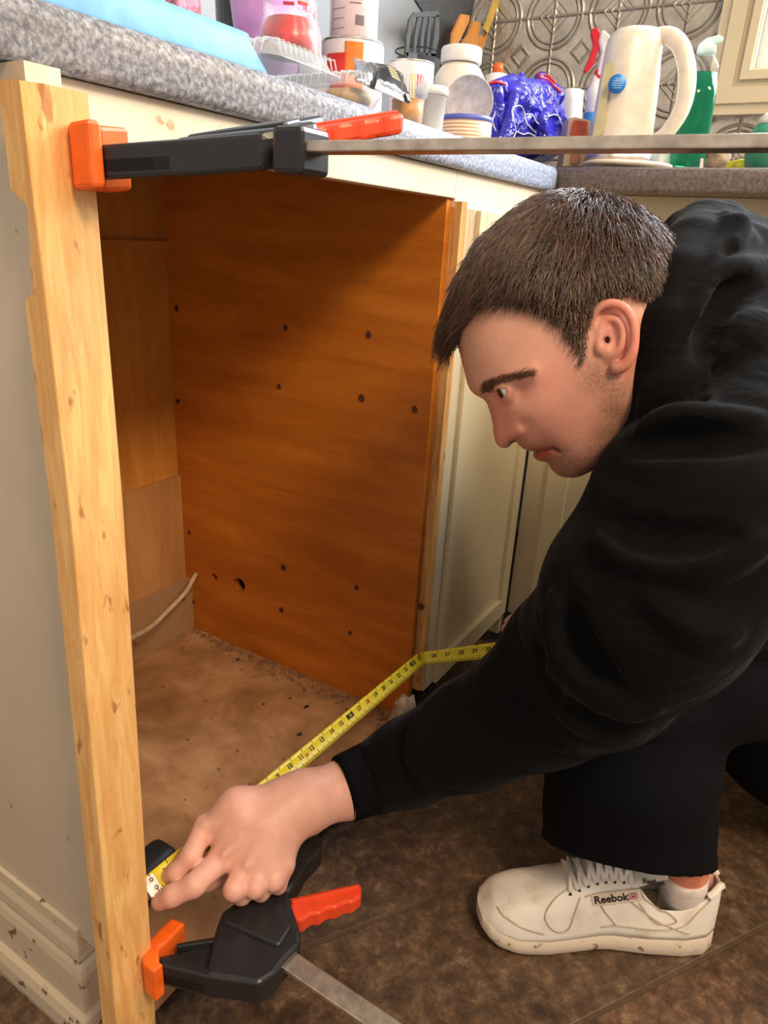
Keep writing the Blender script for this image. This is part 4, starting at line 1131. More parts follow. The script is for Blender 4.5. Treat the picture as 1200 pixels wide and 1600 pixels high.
# ---- shoe
heel = PZ(1112, 1452, .012); toe = PZ(742, 1432, .012)
heel = PZ(1103, 1458, 0); toe = PZ(741, 1432, 0)
def shoe(heel, toe, parent, detail=True):
    ax_ = toe-heel; Ls = np.linalg.norm(ax_); ax_ /= Ls; lat = np.array([-ax_[1], ax_[0], 0]); 
    if lat.dot(C0-heel) < 0: lat = -lat        # lat points to the camera side
    XF = lambda x, y, z: heel+ax_*x*Ls+lat*y+np.array([0, 0, z])
    st = (1-np.cos(np.linspace(0, math.pi, 76)))/2
    hw = np.interp(st, [0, .006, .02, .06, .15, .3, .45, .6, .72, .84, .91, .955, .985, .996, 1], [.002, .011, .020, .029, .034, .034, .034, .040, .045, .044, .038, .030, .019, .010, .002])
    off = np.interp(st, [0, .3, .5, .75, 1], [0, .0, -.004, .0, .006])   # camera side outline
    # sole
    top = np.interp(st, [0, .1, .35, .6, .85, 1], [.036, .033, .029, .025, .026, .036])
    bot = np.interp(st, [0, .06, .8, .92, 1], [.006, .0, .0, .005, .020])
    def ringS(i, grow):
        w = hw[i]+grow*min(1, hw[i]/.02); o_ = off[i]; R_ = []
        m = 16; zt, zb = top[i], bot[i]
        for k in range(m):
            a = 2*math.pi*k/m; cx = math.cos(a); sx = math.sin(a)
            yy = np.sign(cx)*abs(cx)**.25*w; z_ = (zt+zb)/2+np.sign(sx)*abs(sx)**.45*(zt-zb)/2
            R_.append(XF(st[i], o_+yy+(z_-zb)*-.12*np.sign(yy), z_))
        return R_
    vs = []; fs = []; m = 16
    for i in range(len(st)): vs += ringS(i, .0055)
    for i in range(len(st)-1):
        for k in range(m): fs.append((i*m+k, i*m+(k+1) % m, (i+1)*m+(k+1) % m, (i+1)*m+k))
    fs += [tuple(range(m))[::-1], tuple((len(st)-1)*m+k for k in range(m))]
    sh = empty('shoe_tmp', tuple(heel), '', '') if 0 else None
    # upper: arch sections from sole top over the foot
    ht = np.interp(st, [0, .03, .10, .18, .27, .34, .42, .55, .66, .76, .86, .94, 1], [.084, .102, .094, .080, .080, .092, .106, .098, .079, .066, .060, .052, .034])
    opn = np.interp(st, [0, .03, .06, .12, .27, .34, .38, 1], [0, .2, .42, .60, .62, .45, .0, 0])
    m2 = 41; uv = []; uf = []
    def up(i, k):
        w = hw[i]+.001; o_ = off[i]; H = ht[i]; zb = top[i]-.004; a = math.pi*k/(m2-1)      # 0 = camera side
        lim = opn[i]*math.pi/2*.86; 
        if opn[i] > 0:
            a = a if a < math.pi/2-lim else (a if a > math.pi/2+lim else (math.pi/2-lim if a <= math.pi/2 else math.pi/2+lim))
        e = .62 if st[i] > .72 else np.interp(st[i], [0, .35, .5, .72], [.34, .42, .75, .62])
        cx = math.cos(a); sx = math.sin(a)
        yy = np.sign(cx)*abs(cx)**e*w*(1-.24*sx*np.interp(st[i], [0, .3, .6, 1], [1, 1, .8, .3])); z_ = zb+sx**(.9)*(H-zb)
        return XF(st[i]*1.0, o_+yy, z_)
    for i in range(len(st)):
        for k in range(m2): uv.append(up(i, k))
    for i in range(len(st)-1):
        for k in range(m2-1):
            if opn[i] > .1 and opn[i+1] > .05 and abs(k-(m2-1)/2) < opn[i]*(m2-1)/2*.86-.6: continue
            uf.append((i*m2+k, i*m2+k+1, (i+1)*m2+k+1, (i+1)*m2+k))
    return XF, (vs, fs), (uv, uf), up, st
msh = NT('white_leather', .42, spec=.4); n1 = msh.noise(msh.map((1, 1, 1)), 26, 6, .6); n2 = msh.noise(msh.map((1, 1, 1)), 240, 3, .6)
msh.color(msh.ramp(n1, [(.30, (214, 200, 182)), (.46, (236, 230, 222)), (.7, (242, 238, 232))])).bump(n2, .15, .0008)
M_sole = painted('scuffed_rubber', (226, 212, 194), (150, 120, 90), .60, .6, 26, .25)
XF, so_, upd, upf, st = shoe(heel, toe, man)
shoe_o = fromdata('shoe', upd[0], upd[1], msh.m, man, True); wire_mod(shoe_o, .0028); shoe_o.modifiers[0].offset = -1
shoe_o['label'] = 'scuffed white leather trainer with white laces'
sole = fromdata('sole', so_[0], so_[1], M_sole, shoe_o, True)
def us(t, a):   # point on the upper: t along the shoe, a angle from the camera-side sole line (deg)
    i = float(np.interp(t, st, np.arange(len(st)))); i0 = int(min(i, len(st)-2)); fr = i-i0; k = a/180*40
    k0 = int(k); fk = k-k0
    P = lambda ii: upf(ii, k0)*(1-fk)+upf(ii, k0+1)*fk
    return P(i0)*(1-fr)+P(i0+1)*fr
def un(t, a):
    p = us(t, a); n = np.cross(us(min(t+.02, .99), a)-us(t-.02, a), us(t, a+3)-us(t, a-3)); n /= np.linalg.norm(n); return n if n.dot(p-(XF(t, 0, .03))) > 0 else -n
def overlay(name, path, w, mat, parent, lift=.0012, n=8):
    P = smoothpts(path, n); pts = [us(t, a)+un(t, a)*lift for t, a in P]
    return tube(name, pts, w, mat, parent, 6)
grey_seam = plain('stitch_line', (200, 184, 164), .7)
overlay('seam', [(.62, 70), (.70, 60), (.74, 40), (.72, 22), (.68, 12), (.64, 14), (.62, 30), (.60, 48)], .0008, grey_seam, shoe_o)
overlay('seam', [(.93, 60), (.90, 40), (.82, 22), (.74, 12)], .0008, grey_seam, shoe_o)
overlay('seam', [(.58, 46), (.48, 44), (.36, 34), (.24, 20), (.14, 8)], .0008, grey_seam, shoe_o)
overlay('seam', [(.06, 50), (.12, 34), (.18, 18), (.30, 12), (.50, 9)], .0008, grey_seam, shoe_o)
overlay('seam', [(.36, 62), (.34, 50), (.26, 44), (.20, 26), (.28, 22), (.36, 40)], .0008, grey_seam, shoe_o)
overlay('seam', [(.54, 44), (.50, 26), (.44, 10)], .0008, grey_seam, shoe_o)
overlay('collar', [(.012, 74), (.04, 62), (.09, 54), (.16, 50), (.24, 50), (.31, 56), (.36, 66)], .0045, msh.m, shoe_o, .0)
overlay('collar', [(.012, 106), (.04, 118), (.09, 126), (.16, 130), (.24, 130), (.31, 124), (.36, 114)], .0045, msh.m, shoe_o, .0)
# tongue
tv = []; tf = []
for i in range(12):
    t = .40+(.26-.40)*i/11; z = .098+.020*(i/11)
    for k in range(9):
        a = (k-4)/4; tv.append(XF(t, a*.021, z-.010*a*a))
for i in range(11):
    for k in range(8): tf.append((i*9+k, i*9+k+1, (i+1)*9+k+1, (i+1)*9+k))
tg_ = fromdata('tongue', tv, tf, msh.m, shoe_o, True); wire_mod(tg_, .005)
ml = plain('white_lace', (238, 230, 222), .8)
for i in range(7):
    t = .40+.035*i; t2 = t+.028
    p = [us(t, 60)+un(t, 60)*.002, us(t+.008, 75)+un(t, 75)*.0045, us(t+.014, 92)+un(t, 92)*.005, us(t2, 118)+un(t2, 118)*.002]
    q = [us(t, 120)+un(t, 120)*.002, us(t+.008, 104)+un(t, 104)*.0050, us(t+.016, 84)+un(t, 84)*.0058, us(t2, 62)+un(t2, 62)*.002]
    for pp_ in (p, q): tube('lace', smoothpts(pp_, 6), .0030, ml, shoe_o, 6, flat=.4) if 0 else fromdata('lace', *tube_data(smoothpts(pp_, 6), .0028, 8, flat=1.0), ml, shoe_o, True)
    e_ = us(t2, 58)+un(t2, 58)*.0012
    o = fromdata('eyelet', *tube_data([e_, e_+un(t2, 58)*.0012], .0017, 10), M_ink, shoe_o, True)
# logo patch
t0, a0 = .455, 40
pc_ = us(t0, a0); nn = un(t0, a0); xd = us(t0-.05, a0+3)-us(t0+.05, a0-2); 
Fm = frame(pc_+nn*.0042, xd, None, nn)
pt = box('side_label', (-.029, -.0072, -.0030), (.029, .0072, 0), plain('cream_label', (222, 206, 190), .6), shoe_o, .001, mat4=Fm)
mlog = plain('label_ink', (44, 36, 34), .6)
fromdata('label_lettering', *text_data('Reebok', .0128, Fm @ Matrix.Translation((-.0065, 0, .0005)), .0003, bold=.0003), mlog, pt, fix=False)
# little flag: blue field, white and red crosses
flg = Fm @ Matrix.Translation((.0192, 0, .0002))
box('label_flag', (-.0052, -.0036, 0), (.0052, .0036, .0004), plain('flag_blue', (44, 48, 110), .6), pt, mat4=flg)
fb = []
def bars(w, z0, z1):
    out = []
    for (x0, y0, x1, y1) in ((-.0052, 0, .0052, 0), (0, -.0036, 0, .0036), (-.0048, -.0033, .0048, .0033), (-.0048, .0033, .0048, -.0033)):
        d = Vector((x1-x0, y1-y0, 0)).normalized(); nrm = Vector((-d.y, d.x, 0))*w
        a = Vector((x0, y0, z0)); b = Vector((x1, y1, z0)); z_ = Vector((0, 0, z1-z0))
        q = [a-nrm, b-nrm, b+nrm, a+nrm]; q += [c+z_ for c in q]
        out.append(([tuple(flg @ c) for c in q], [(3, 2, 1, 0), (4, 5, 6, 7), (0, 1, 5, 4), (1, 2, 6, 5), (2, 3, 7, 6), (3, 0, 4, 7)]))
    return join(out)
fromdata('flag_white', *bars(.0009, .0003, .0006), M_white, pt); fromdata('flag_red', *bars(.0004, .0005, .0008), plain('flag_redc', (190, 30, 40), .6), pt)
# tongue text and heel text
lm = frame(XF(.315, .021, .1015), -(toe-heel), None, XF(.3, 1, .6)-XF(.3, 0, 0))
fromdata('tongue_lettering', *text_data('Reebok', .0085, lm, .0003, bold=.0002), mlog, shoe_o, fix=False)
lm = frame(us(.015, 60)+un(.03, 60)*.0035, us(.005, 100)-us(.03, 50), None, un(.03, 60))
fromdata('heel_lettering', *text_data('R', .010, lm, .0003, bold=.0002), mlog, shoe_o, fix=False)
# sock and ankle
sk_ = [XF(.14, 0, .050), XF(.17, 0, .085), XF(.20, 0, .100), XF(.23, 0, .112)]
fromdata('sock', *tube_data([XF(.145, 0, .03), XF(.15, 0, .07), XF(.155, 0, .085), XF(.16, 0, .094), XF(.162, 0, .098)], [.024, .026, .027, .027, .0255], 28), plain('white_sock', (222, 210, 206), .85), man, True)
ankle = fromdata('ankle', *tube_data([XF(.15, 0, .07), XF(.155, 0, .10), XF(.20, 0, .14), XF(.30, 0, .2)], [.0242, .0242, .029, .036], 28), plain('ankle_skin', (224, 140, 112), .5), body, True)
# the other shoe, far behind at the frame edge
heel2 = np.array([1.33, -.80, 0.]); toe2 = np.array([1.09, -.62, 0.])
p2 = PZ(1190, 1312, .0); toe2 = np.array([p2[0], p2[1]-.02, 0]); heel2 = toe2+np.array([.10, -.27, 0])
XF2, so2, up2, _, _ = shoe(heel2, toe2, man)
sh2 = fromdata('shoe', up2[0], up2[1], msh.m, man, True); wire_mod(sh2, .0028); sh2.modifiers[0].offset = -1
fromdata('sole', so2[0], so2[1], M_sole, sh2, True)

# ================================================================= THINGS ON THE COUNTER
ZT = .908
def base(px, py, Y=None, X=None):
    p = PY(px, py, Y) if Y is not None else PX(px, py, X)
    D = (R.T @ (p-C0))[2]; return p, D
def can(name, px0, px1, ytop, ybase_z, Y, prof, mat, root=None, X=None, seg=40):
    pass
def rp(px0, px1, py, Y=None, X=None):
    """centre and radius of an upright round thing whose sides are seen at px0 and px1"""
    p, D = base((px0+px1)/2, py, Y, X); return p, (px1-px0)/2*D/F
def ztop(px, py, Y=None, X=None): return base(px, py, Y, X)[0][2]

# blue tray
tb = empty('plastic_tub', (.5, .06, ZT), 'pale blue translucent plastic tub at the front edge of the counter', 'tub')
y0 = .03; xr = PY(432, 106, y0)[0]; zt = PY(412, 55, y0)[2]; 
xr2 = PY(412, 55, y0)[0]; print('tub', xr, zt)
tubm = plain('pale_blue_plastic', (110, 166, 206), .6, var=.08, trans=.0)
def tub():
    xl = xr-.33; vs = []; lv = [(0, ZT+.001), (-.006, ZT+.012), (-.010, zt-.004), (-.008, zt)]
    for ins_, z in [(0.004, ZT+.001), (0, ZT+.006), (.012, zt-.006), (.014, zt)]:
        for (x, y) in rr_poly(xl+ins_, y0+ins_*.6, xr-ins_*1.0, y0+.19-ins_, .018): vs.append((x, y, z))
    m = len(vs)//4; fs = [(i*m+k, i*m+(k+1) % m, (i+1)*m+(k+1) % m, (i+1)*m+k) for i in range(3) for k in range(m)]
    fs.append(tuple(range(m))[::-1]); fs.append(tuple(3*m+k for k in range(m))); return vs, fs
def rr_poly(x0, y0, x1, y1, r, n=5):
    P = []
    for cx, cy, a0 in ((x1-r, y1-r, 0), (x0+r, y1-r, 90), (x0+r, y0+r, 180), (x1-r, y0+r, 270)):
        for k in range(n): a = math.radians(a0+90*k/(n-1)); P.append((cx+r*math.cos(a), cy+r*math.sin(a)))
    return P
fromdata('tub_body', *tub(), tubm, tb, True)
bpy.data.objects['tub_body'].data.polygons.foreach_set('use_smooth', [len(p.vertices) == 4 for p in bpy.data.objects['tub_body'].data.polygons])
# dark pan / purple bowl / striped packet behind
p, r = rp(338, 470, 20, Y=.36); zt_ = ztop(392, 6, Y=.36)
o = lathe('frying_pan', [(r*.7, 0), (r*.95, .03), (r, zt_-ZT), (r*.97, zt_-ZT), (r*.9, .03), (r*.65, .006), (0, .006)], plain('black_nonstick', (22, 22, 24), .35), None, (p[0], p[1], ZT+.001)); tag(o, 'black pan rim showing behind the blue tub', 'pan')
p, r = rp(352, 470, 30, Y=.25); zt_ = ztop(410, 4, Y=.25)
o = lathe('plastic_bowl', [(r*.45, 0), (r*.62, .02), (r*.9, (zt_-ZT)*.75), (r, zt_-ZT), (r*.96, zt_-ZT), (r*.5, .01), (0, .01)], plain('lilac_plastic', (188, 140, 206), .35, var=.05), None, (p[0]+.01, p[1], ZT+.001)); tag(o, 'lilac plastic bowl between the blue tub and the jam jar', 'bowl')
p = PY(296, 2, .30)
o = box('striped_packet', (p[0]-.02, p[1], ZT+.001), (p[0]+.02, p[1]+.02, p[2]+.012), plain('pink_stripe', (230, 120, 140), .5, var=.5, scale=200), None, .003); tag(o, 'pink and white striped packet just above the blue tub at the top of the photo', 'packet')
# jam jar
glass = NT('clear_glass', .04); glass.b.inputs['Transmission Weight'].default_value = 1; glass.b.inputs['IOR'].default_value = 1.45; glass.b.inputs['Base Color'].default_value = (.97, .97, .97, 1); M_glass = glass.m
clearp = NT('clear_plastic', .10); clearp.b.inputs['Base Color'].default_value = (.80, .82, .85, 1)
_mx = clearp.n('ShaderNodeMixShader'); _tr = clearp.n('ShaderNodeBsdfTransparent'); _lw = clearp.n('ShaderNodeLayerWeight', i_Blend=.35)
clearp.l(clearp.math('ADD', clearp.math('MULTIPLY', _lw.outputs[1], .30), .035), _mx.inputs[0]); clearp.l(_tr.outputs[0], _mx.inputs[1]); clearp.l(clearp.b.outputs[0], _mx.inputs[2])
clearp.l(_mx.outputs[0], clearp.t.nodes['Material Output'].inputs[0]); M_clear = clearp.m
p, r = rp(405, 502, 70, Y=.16); z_n = ztop(455, 40, Y=.16)-ZT; z_t = ztop(455, 3, Y=.16)-ZT
jar = empty('jam_jar', (p[0], p[1], ZT), 'empty glass jam jar smeared with red jam', 'jar')
rn_ = r*.83
lathe('glass_jar', [(r*.9, .001), (r, .008), (r, z_n-.008), (rn_*1.02, z_n+.006), (rn_, z_n+.008), (rn_*1.04, z_n+.012), (rn_, z_n+.016), (rn_*1.04, z_n+.020), (rn_, z_t), (rn_*.93, z_t), (rn_*.92, z_n+.006), (r*.94, z_n-.010), (r*.94, .010), (0, .006)], M_clear, jar, (p[0], p[1], ZT))
lathe('jam_residue', [(r*.93, z_n-.030), (r*.935, z_n-.014), (rn_*.91, z_n+.004), (rn_*.88, z_n+.004), (r*.90, z_n-.014), (r*.90, z_n-.030), (r*.93, z_n-.030)], plain('red_jam', (214, 40, 40), .3, var=.3), jar, (p[0], p[1], ZT))
bm = bmesh.new()
for k in range(9):
    a = rnd.uniform(3.4, 6.0); zq = z_n+rnd.uniform(.008, z_t-z_n-.004); 
    a_box(bm, (-.006, -.0006, -.0016), (.006, .0006, .0016), 0, Matrix.Translation((p[0]+rn_*.9*math.cos(a), p[1]+rn_*.9*math.sin(a), ZT+zq)) @ Matrix.Rotation(a+math.pi/2, 4, 'Z'))
frombm('jam_smears', bm, MATS['red_jam'], jar)
# can and canister
p, r = rp(503, 600, 80, Y=.26); zc = ztop(550, 68, Y=.26)-ZT
def labelled_can(name, p, r, z0, h, lab, label, cat, rim=M_steel, bands=()):
    e = empty(name, (p[0], p[1], z0), label, cat)
    lathe('can_body', [(r*.96, .0005), (r, .003), (r, h-.003), (r*.97, h-.001), (r*.92, h-.003), (0, h-.003)], lab, e, (p[0], p[1], z0))
    lathe('rim', [(r*.98, h-.004), (r*1.02, h-.002), (r*1.01, h), (r*.95, h), (r*.95, h-.003)], rim, e, (p[0], p[1], z0))
    for (a0, a1, z_0, z_1, m_) in bands:
        vs = []; fs = []; nseg = 10
        for i in range(nseg+1):
            a = a0+(a1-a0)*i/nseg
            for z_ in (z_0, z_1): vs.append((p[0]+(r+.0006)*math.cos(a), p[1]+(r+.0006)*math.sin(a), z0+z_*h))
        for i in range(nseg): fs.append((2*i, 2*i+1, 2*i+3, 2*i+2))
        o = fromdata('label_band', vs, fs, m_, e, True); wire_mod(o, .0003)
    return e
def va_(p): d = C0-np.array(p); return math.atan2(d[1], d[0])
M_or = plain('copper_label', (226, 120, 50), .4, var=.1); M_lab = plain('paper_label', (226, 216, 214), .6, var=.05); M_rlab = plain('red_label', (206, 44, 34), .45, var=.1); M_greyink = plain('grey_print', (120, 104, 110), .6)
a_ = va_(p)
labelled_can('tin_can', p, r, ZT+.0005, zc, M_lab, 'low tin with orange and red label under the white canister', 'tin', bands=[(a_-.9, a_-.2, .05, .85, M_rlab), (a_-.25, a_+.35, .02, .95, M_or)])
p2c, r2 = rp(508, 580, 30, Y=.26)
cn_ = labelled_can('canister', (p[0], p[1]), r*.76, ZT+zc+.001, .135, plain('pink_white_label', (228, 208, 208), .45, var=.04), 'tall white canister with a printed back label standing on the low tin', 'canister')
# print lines and barcode on the canister
def onround(c, r, a, z, w_, h_, d=.0004):
    n_ = np.array([math.cos(a), math.sin(a), 0]); t_ = np.array([-math.sin(a), math.cos(a), 0]); q = np.array([c[0], c[1], z])+n_*(r+d)
    return ([q-t_*w_/2-[0, 0, h_/2], q+t_*w_/2-[0, 0, h_/2], q+t_*w_/2+[0, 0, h_/2], q-t_*w_/2+[0, 0, h_/2]], [(0, 1, 2, 3)])
pr_ = []; rc = r*.76; zc0 = ZT+zc
for k in range(9): pr_.append(onround(p, rc, a_+.05+.0*k, zc0+.042+k*.0045, rnd.uniform(.012, .018), .0012))
for k in range(14): pr_.append(onround(p, rc, a_+.06+.03*k*.9, zc0+.022, .0005+.0004*(k % 3), .012))
for k in range(7):
    for j in range(4): pr_.append(onround(p, rc, a_-.95+.16*j, zc0+.012+k*.012, rc*.16, .0007))
pr_.append(onround(p, rc, a_-1.02, zc0+.06, .0006, .10))
fromdata('printed_lines', *join(pr_), M_greyink, cn_, fix=False)
# second tin behind the deli cup
p, r = rp(608, 678, 110, Y=.22); zt_ = ztop(642, 99, Y=.22)-ZT
labelled_can('tin_can', p, r, ZT+.0005, zt_, M_lab, 'low tin with red and cream label behind the ribbed plastic cup', 'tin', bands=[(va_(p)+.25, va_(p)+.55, .1, .85, M_rlab), (va_(p)+.0, va_(p)+.25, .1, .85, plain('yellow_label', (236, 200, 120), .5))])
# clear clamshell boxes
def clam(name, xa, xb, Y0, dep, h, label, content, tilt=0):
    e = empty(name, ((xa+xb)/2, Y0+dep/2, ZT), label, 'food container', 'clear food containers')
    vs = []; lv = [(.012, .001), (.006, h*.45), (0, h*.5), (0, h*.56), (.006, h*.6), (.012, h*.94), (.022, h)]
    for ins_, z in lv:
        P = rr_poly(xa+ins_, Y0+ins_, xb-ins_, Y0+dep-ins_, .018, 12)
        for k, (x, y) in enumerate(P):
            q = .0015 if (k % 2 and ins_ > .004) else 0; cx, cy = (xa+xb)/2, Y0+dep/2
            vs.append((x+(cx-x)*q*10, y+(cy-y)*q*10, ZT+z))
    m = len(vs)//len(lv); fs = [(i*m+k, i*m+(k+1) % m, (i+1)*m+(k+1) % m, (i+1)*m+k) for i in range(len(lv)-1) for k in range(m)]
    fs.append(tuple(range(m))[::-1]); fs.append(tuple((len(lv)-1)*m+k for k in range(m)))
    o = fromdata('container', vs, fs, M_clear, e, True); wire_mod(o, .0005)
    ribm = plain('clear_rib', (226, 228, 230), .15, var=.02, alpha=.45)
    # moulded ribs of the lid
    rb = []
    n = int((xb-xa)/.0075)
    for k in range(n):
        x = xa+.016+k*.0075
        if x > xb-.012: break
        rb.append(tube_data([(x, Y0+.004, ZT+h*.62), (x, Y0+.007, ZT+h*.93), (x, Y0+.03, ZT+h*1.0)], .0008, 5))
    for k in range(int(dep/.009)):
        y = Y0+.016+k*.009; rb.append(tube_data([(xa+.004, y, ZT+h*.62), (xa+.008, y, ZT+h*.93), (xa+.03, y, ZT+h)], .0008, 5))
    fromdata('lid_ribs', *join(rb), ribm, o, True)
    if content:
        bm = bmesh.new()
        for k in range(9):
            s = rnd.uniform(.012, .018); q = bmesh.ops.create_icosphere(bm, subdivisions=2, radius=s)['verts']; cx = rnd.uniform(xa+.03, xb-.03); cy = Y0+rnd.uniform(.03, dep-.03)
            for z in q: z.co = Vector((z.co.x*1.4+cx, z.co.y+cy, z.co.z*.6+ZT+.0125))
        f = frombm('leftover_food', bm, content, None, True); tag(f, 'leftover %s food pieces inside %s' % ('pale tan' if 'long' in label else 'brownish', 'the long clear container' if 'long' in label else 'the ribbed clear box'), 'food'); f['kind'] = 'stuff'
    return e
xa = PY(428, 110, .022)[0]; xb = PY(516, 125, .022)[0]; hq = PY(450, 57, .03)[2]-ZT
clam('clear_food_box', xa-.002, xb+.03, .022, .11, hq*.95, 'ribbed clear plastic food box under the jam jar beside the blue tub', None)
xa2 = PY(528, 140, .02)[0]+.032; xb2 = PY(612, 165, .02)[0]
clam('clear_food_box', xa2, xb2+.005, .020, .12, .034, 'long low clear food container with tan leftovers under the black pouch', plain('tan_food', (206, 170, 120), .6, var=.2))
# foil pouch "Nutrition Facts"
pch = empty('foil_pouch', tuple(PY(600, 125, .05)), 'crumpled black and silver food pouch lying on the clear containers', 'pouch')
def quadpatch(name, P, mat, par, th=.001, nu_=10, bulge=.006, wr=.0012, seed=1, smooth=True):
    rr_ = random.Random(seed); vs = []; fs = []
    P = [np.array(q) for q in P]; nrm = np.cross(P[1]-P[0], P[3]-P[0]); nrm /= np.linalg.norm(nrm)
    if nrm.dot(C0-P[0]) < 0: nrm = -nrm
    for i in range(nu_+1):
        for j in range(nu_+1):
            a, b = i/nu_, j/nu_; q = (P[0]*(1-a)+P[1]*a)*(1-b)+(P[3]*(1-a)+P[2]*a)*b
            vs.append(q+nrm*(bulge*math.sin(math.pi*a)*math.sin(math.pi*b)+rr_.uniform(-wr, wr)))
    for i in range(nu_):
        for j in range(nu_): k = i*(nu_+1)+j; fs.append((k, k+1, k+nu_+2, k+nu_+1))
    o = fromdata(name, vs, fs, mat, par, smooth); wire_mod(o, th); return o
D_ = lambda a, b, y: PY(a, b, y)
silver = plain('silver_foil', (190, 196, 206), .22, .85, .2, scale=30); blk = plain('black_foil', (30, 30, 36), .25, .2)
quadpatch('pouch_front', [D_(553, 88, .075), D_(592, 112, .045), D_(584, 138, .018), D_(556, 122, .030)], silver, pch, bulge=.008, seed=3)
quadpatch('pouch_back', [D_(578, 95, .08), D_(628, 112, .075), D_(641, 156, .030), D_(588, 122, .030)], blk, pch, bulge=.008, seed=4)
quadpatch('black_seam', [D_(583, 106, .04), D_(593, 112, .034), D_(590, 140, .012), D_(579, 136, .016)], blk, pch, bulge=.003, wr=.0003, seed=5)
pq = [D_(590, 124, .018), D_(639, 148, .014), D_(634, 160, .010), D_(586, 138, .012)]
quadpatch('facts_strip', pq, plain('strip_white', (234, 226, 226), .5, var=.03), pch, bulge=.001, wr=0, seed=6)
mid = sum(pq)/4; xd = pq[1]-pq[0]; nrm = np.cross(pq[1]-pq[0], pq[3]-pq[0]); nrm /= np.linalg.norm(nrm); nrm = nrm if nrm.dot(C0-mid) > 0 else -nrm
fmq = frame(mid+nrm*.0019, xd, None, nrm)
hgt = np.linalg.norm(pq[3]-pq[0]); wdt = np.linalg.norm(xd)
fromdata('facts_lettering', *text_data('Nutrition Facts', wdt*.125, fmq @ Matrix.Translation((0, hgt*.12, 0)), .0001, bold=.0002), M_ink, pch, fix=False)
yl = []
for k in range(5): 
    q = PY(597+k*1.5, 112+k*4, .058-.006*k); yl.append(text_data('wwmw nwmwn', .0034, frame(q+nrm*.0125, xd, None, nrm) @ Matrix.Translation((.008, 0, 0)), .00005)) if 0 else None
    m0 = frame(q+nrm*.0085, xd, None, nrm); yl.append(([tuple(m0 @ Vector((x, y, 0))) for x, y in ((0, 0), (.016, 0), (.016, .0012), (0, .0012))], [(0, 1, 2, 3)]))
fromdata('yellow_print', *join(yl), plain('yellow_ink', (226, 190, 60), .5), pch, fix=False)
box('black_tip', (-.004, -.004, -.002), (.003, .004, .002), blk, pch, .0005, mat4=frame(D_(636, 154, .010), xd, None, nrm))
# ribbed deli cup with orange content, plain clear cup
def cup(name, px0, px1, pyt, Y, label, contentmat, lid=None, taper=.82, cm=M_clear, ribs=True):
    p, r = rp(px0, px1, pyt+15, Y=Y); h = ztop((px0+px1)/2, pyt, Y=Y)-ZT
    e = empty(name, (p[0], p[1], ZT), label, 'cup')
    vs, fs = lathe_data([(r*taper*.96, .0008), (r*taper, .003), (r*.96, h-.008), (r*1.04, h-.007), (r*1.05, h-.002), (r, h), (r*.97, h-.002), (r*.94, h-.010), (r*taper*.95, .004), (0, .003)], (p[0], p[1], ZT), 48)
    fromdata('cup', vs, fs, cm, e, True)
    if ribs:
        rb = [tube_data([(p[0]+r*1.0*math.cos(a), p[1]+r*1.0*math.sin(a), ZT+h*.62), (p[0]+r*1.03*math.cos(a), p[1]+r*1.03*math.sin(a), ZT+h*.97)], .0009, 5) for a in np.linspace(0, 2*math.pi, 40)[:-1]]
        fromdata('cup_ribs', *join(rb), MATS['clear_rib'], e, True)
    if contentmat: lathe('contents', [(0, .004), (r*taper*.93, .004), (r*.88, h*.55), (0, h*.55)], contentmat, e, (p[0], p[1], ZT))
    if lid: lathe('lid', [(r*1.09, h-.006), (r*1.1, h+.001), (r*1.0, h+.004), (0, h+.004)], lid, e, (p[0], p[1], ZT))
    return e
cup('plastic_cup', 610, 668, 118, .055, 'ribbed clear plastic cup with orange contents beneath the pouch tip', plain('orange_sauce', (212, 150, 70), .4, var=.2))
cup('plastic_cup', 650, 698, 142, .05, 'small greyish clear cup with a white lid between the ribbed cup and the pill bottle', None, M_white, cm=plain('frosted_plastic', (196, 196, 194), .3, var=.05), ribs=False)
# pill bottle
p, r = rp(678, 757, 130, Y=.19); z1 = ztop(717, 73, Y=.19)-ZT; z2 = ztop(717, 100, Y=.19)-ZT
e = empty('pill_bottle', (p[0], p[1], ZT), 'white plastic supplement bottle with a ribbed white cap', 'bottle')
lathe('bottle_body', [(r*.96, .001), (r, .004), (r, z2-.030), (r*.97, z2-.018), (r*.80, z2-.006), (r*.66, z2-.001), (r*.66, z2), (0, z2)], M_bone, e, (p[0], p[1], ZT))
lathe('cap', [(r*.78, z2+.001), (r*.80, z2+.003), (r*.80, z1-.003), (r*.76, z1), (0, z1)], M_white, e, (p[0], p[1], ZT), 60)
# tub with blue rim and a pale round lid leaning on it
p, r = rp(685, 768, 200, Y=.075); z1 = ztop(727, 184, Y=.075)-ZT
e = empty('food_tub', (p[0], p[1], ZT), 'low round tub with a blue rim and brown striped side', 'tub')
mst = NT('striped_label', .5); wv_ = mst.n('ShaderNodeTexWave', bands_direction='Z', i_Scale=70.); mst.l(mst.tc.outputs['Object'], wv_.inputs[0]); mst.color(mst.ramp(wv_.outputs[1], [(.3, (196, 150, 110)), (.6, (232, 216, 190))]))
lathe('tub_body', [(r*.95, .001), (r, .003), (r, z1-.006), (0, z1-.006)], mst.m, e, (p[0], p[1], ZT))
lathe('rim', [(r*1.0, z1-.0065), (r*1.03, z1-.004), (r*1.03, z1), (r*.97, z1), (0, z1-.001)], plain('blue_rim', (96, 110, 190), .4), e, (p[0], p[1], ZT))
lp, lD = base(733, 160, Y=.085); lr = 37*lD/F
mlid = frame(lp, ray(800, 160)-ray(700, 160), None, C0-lp)
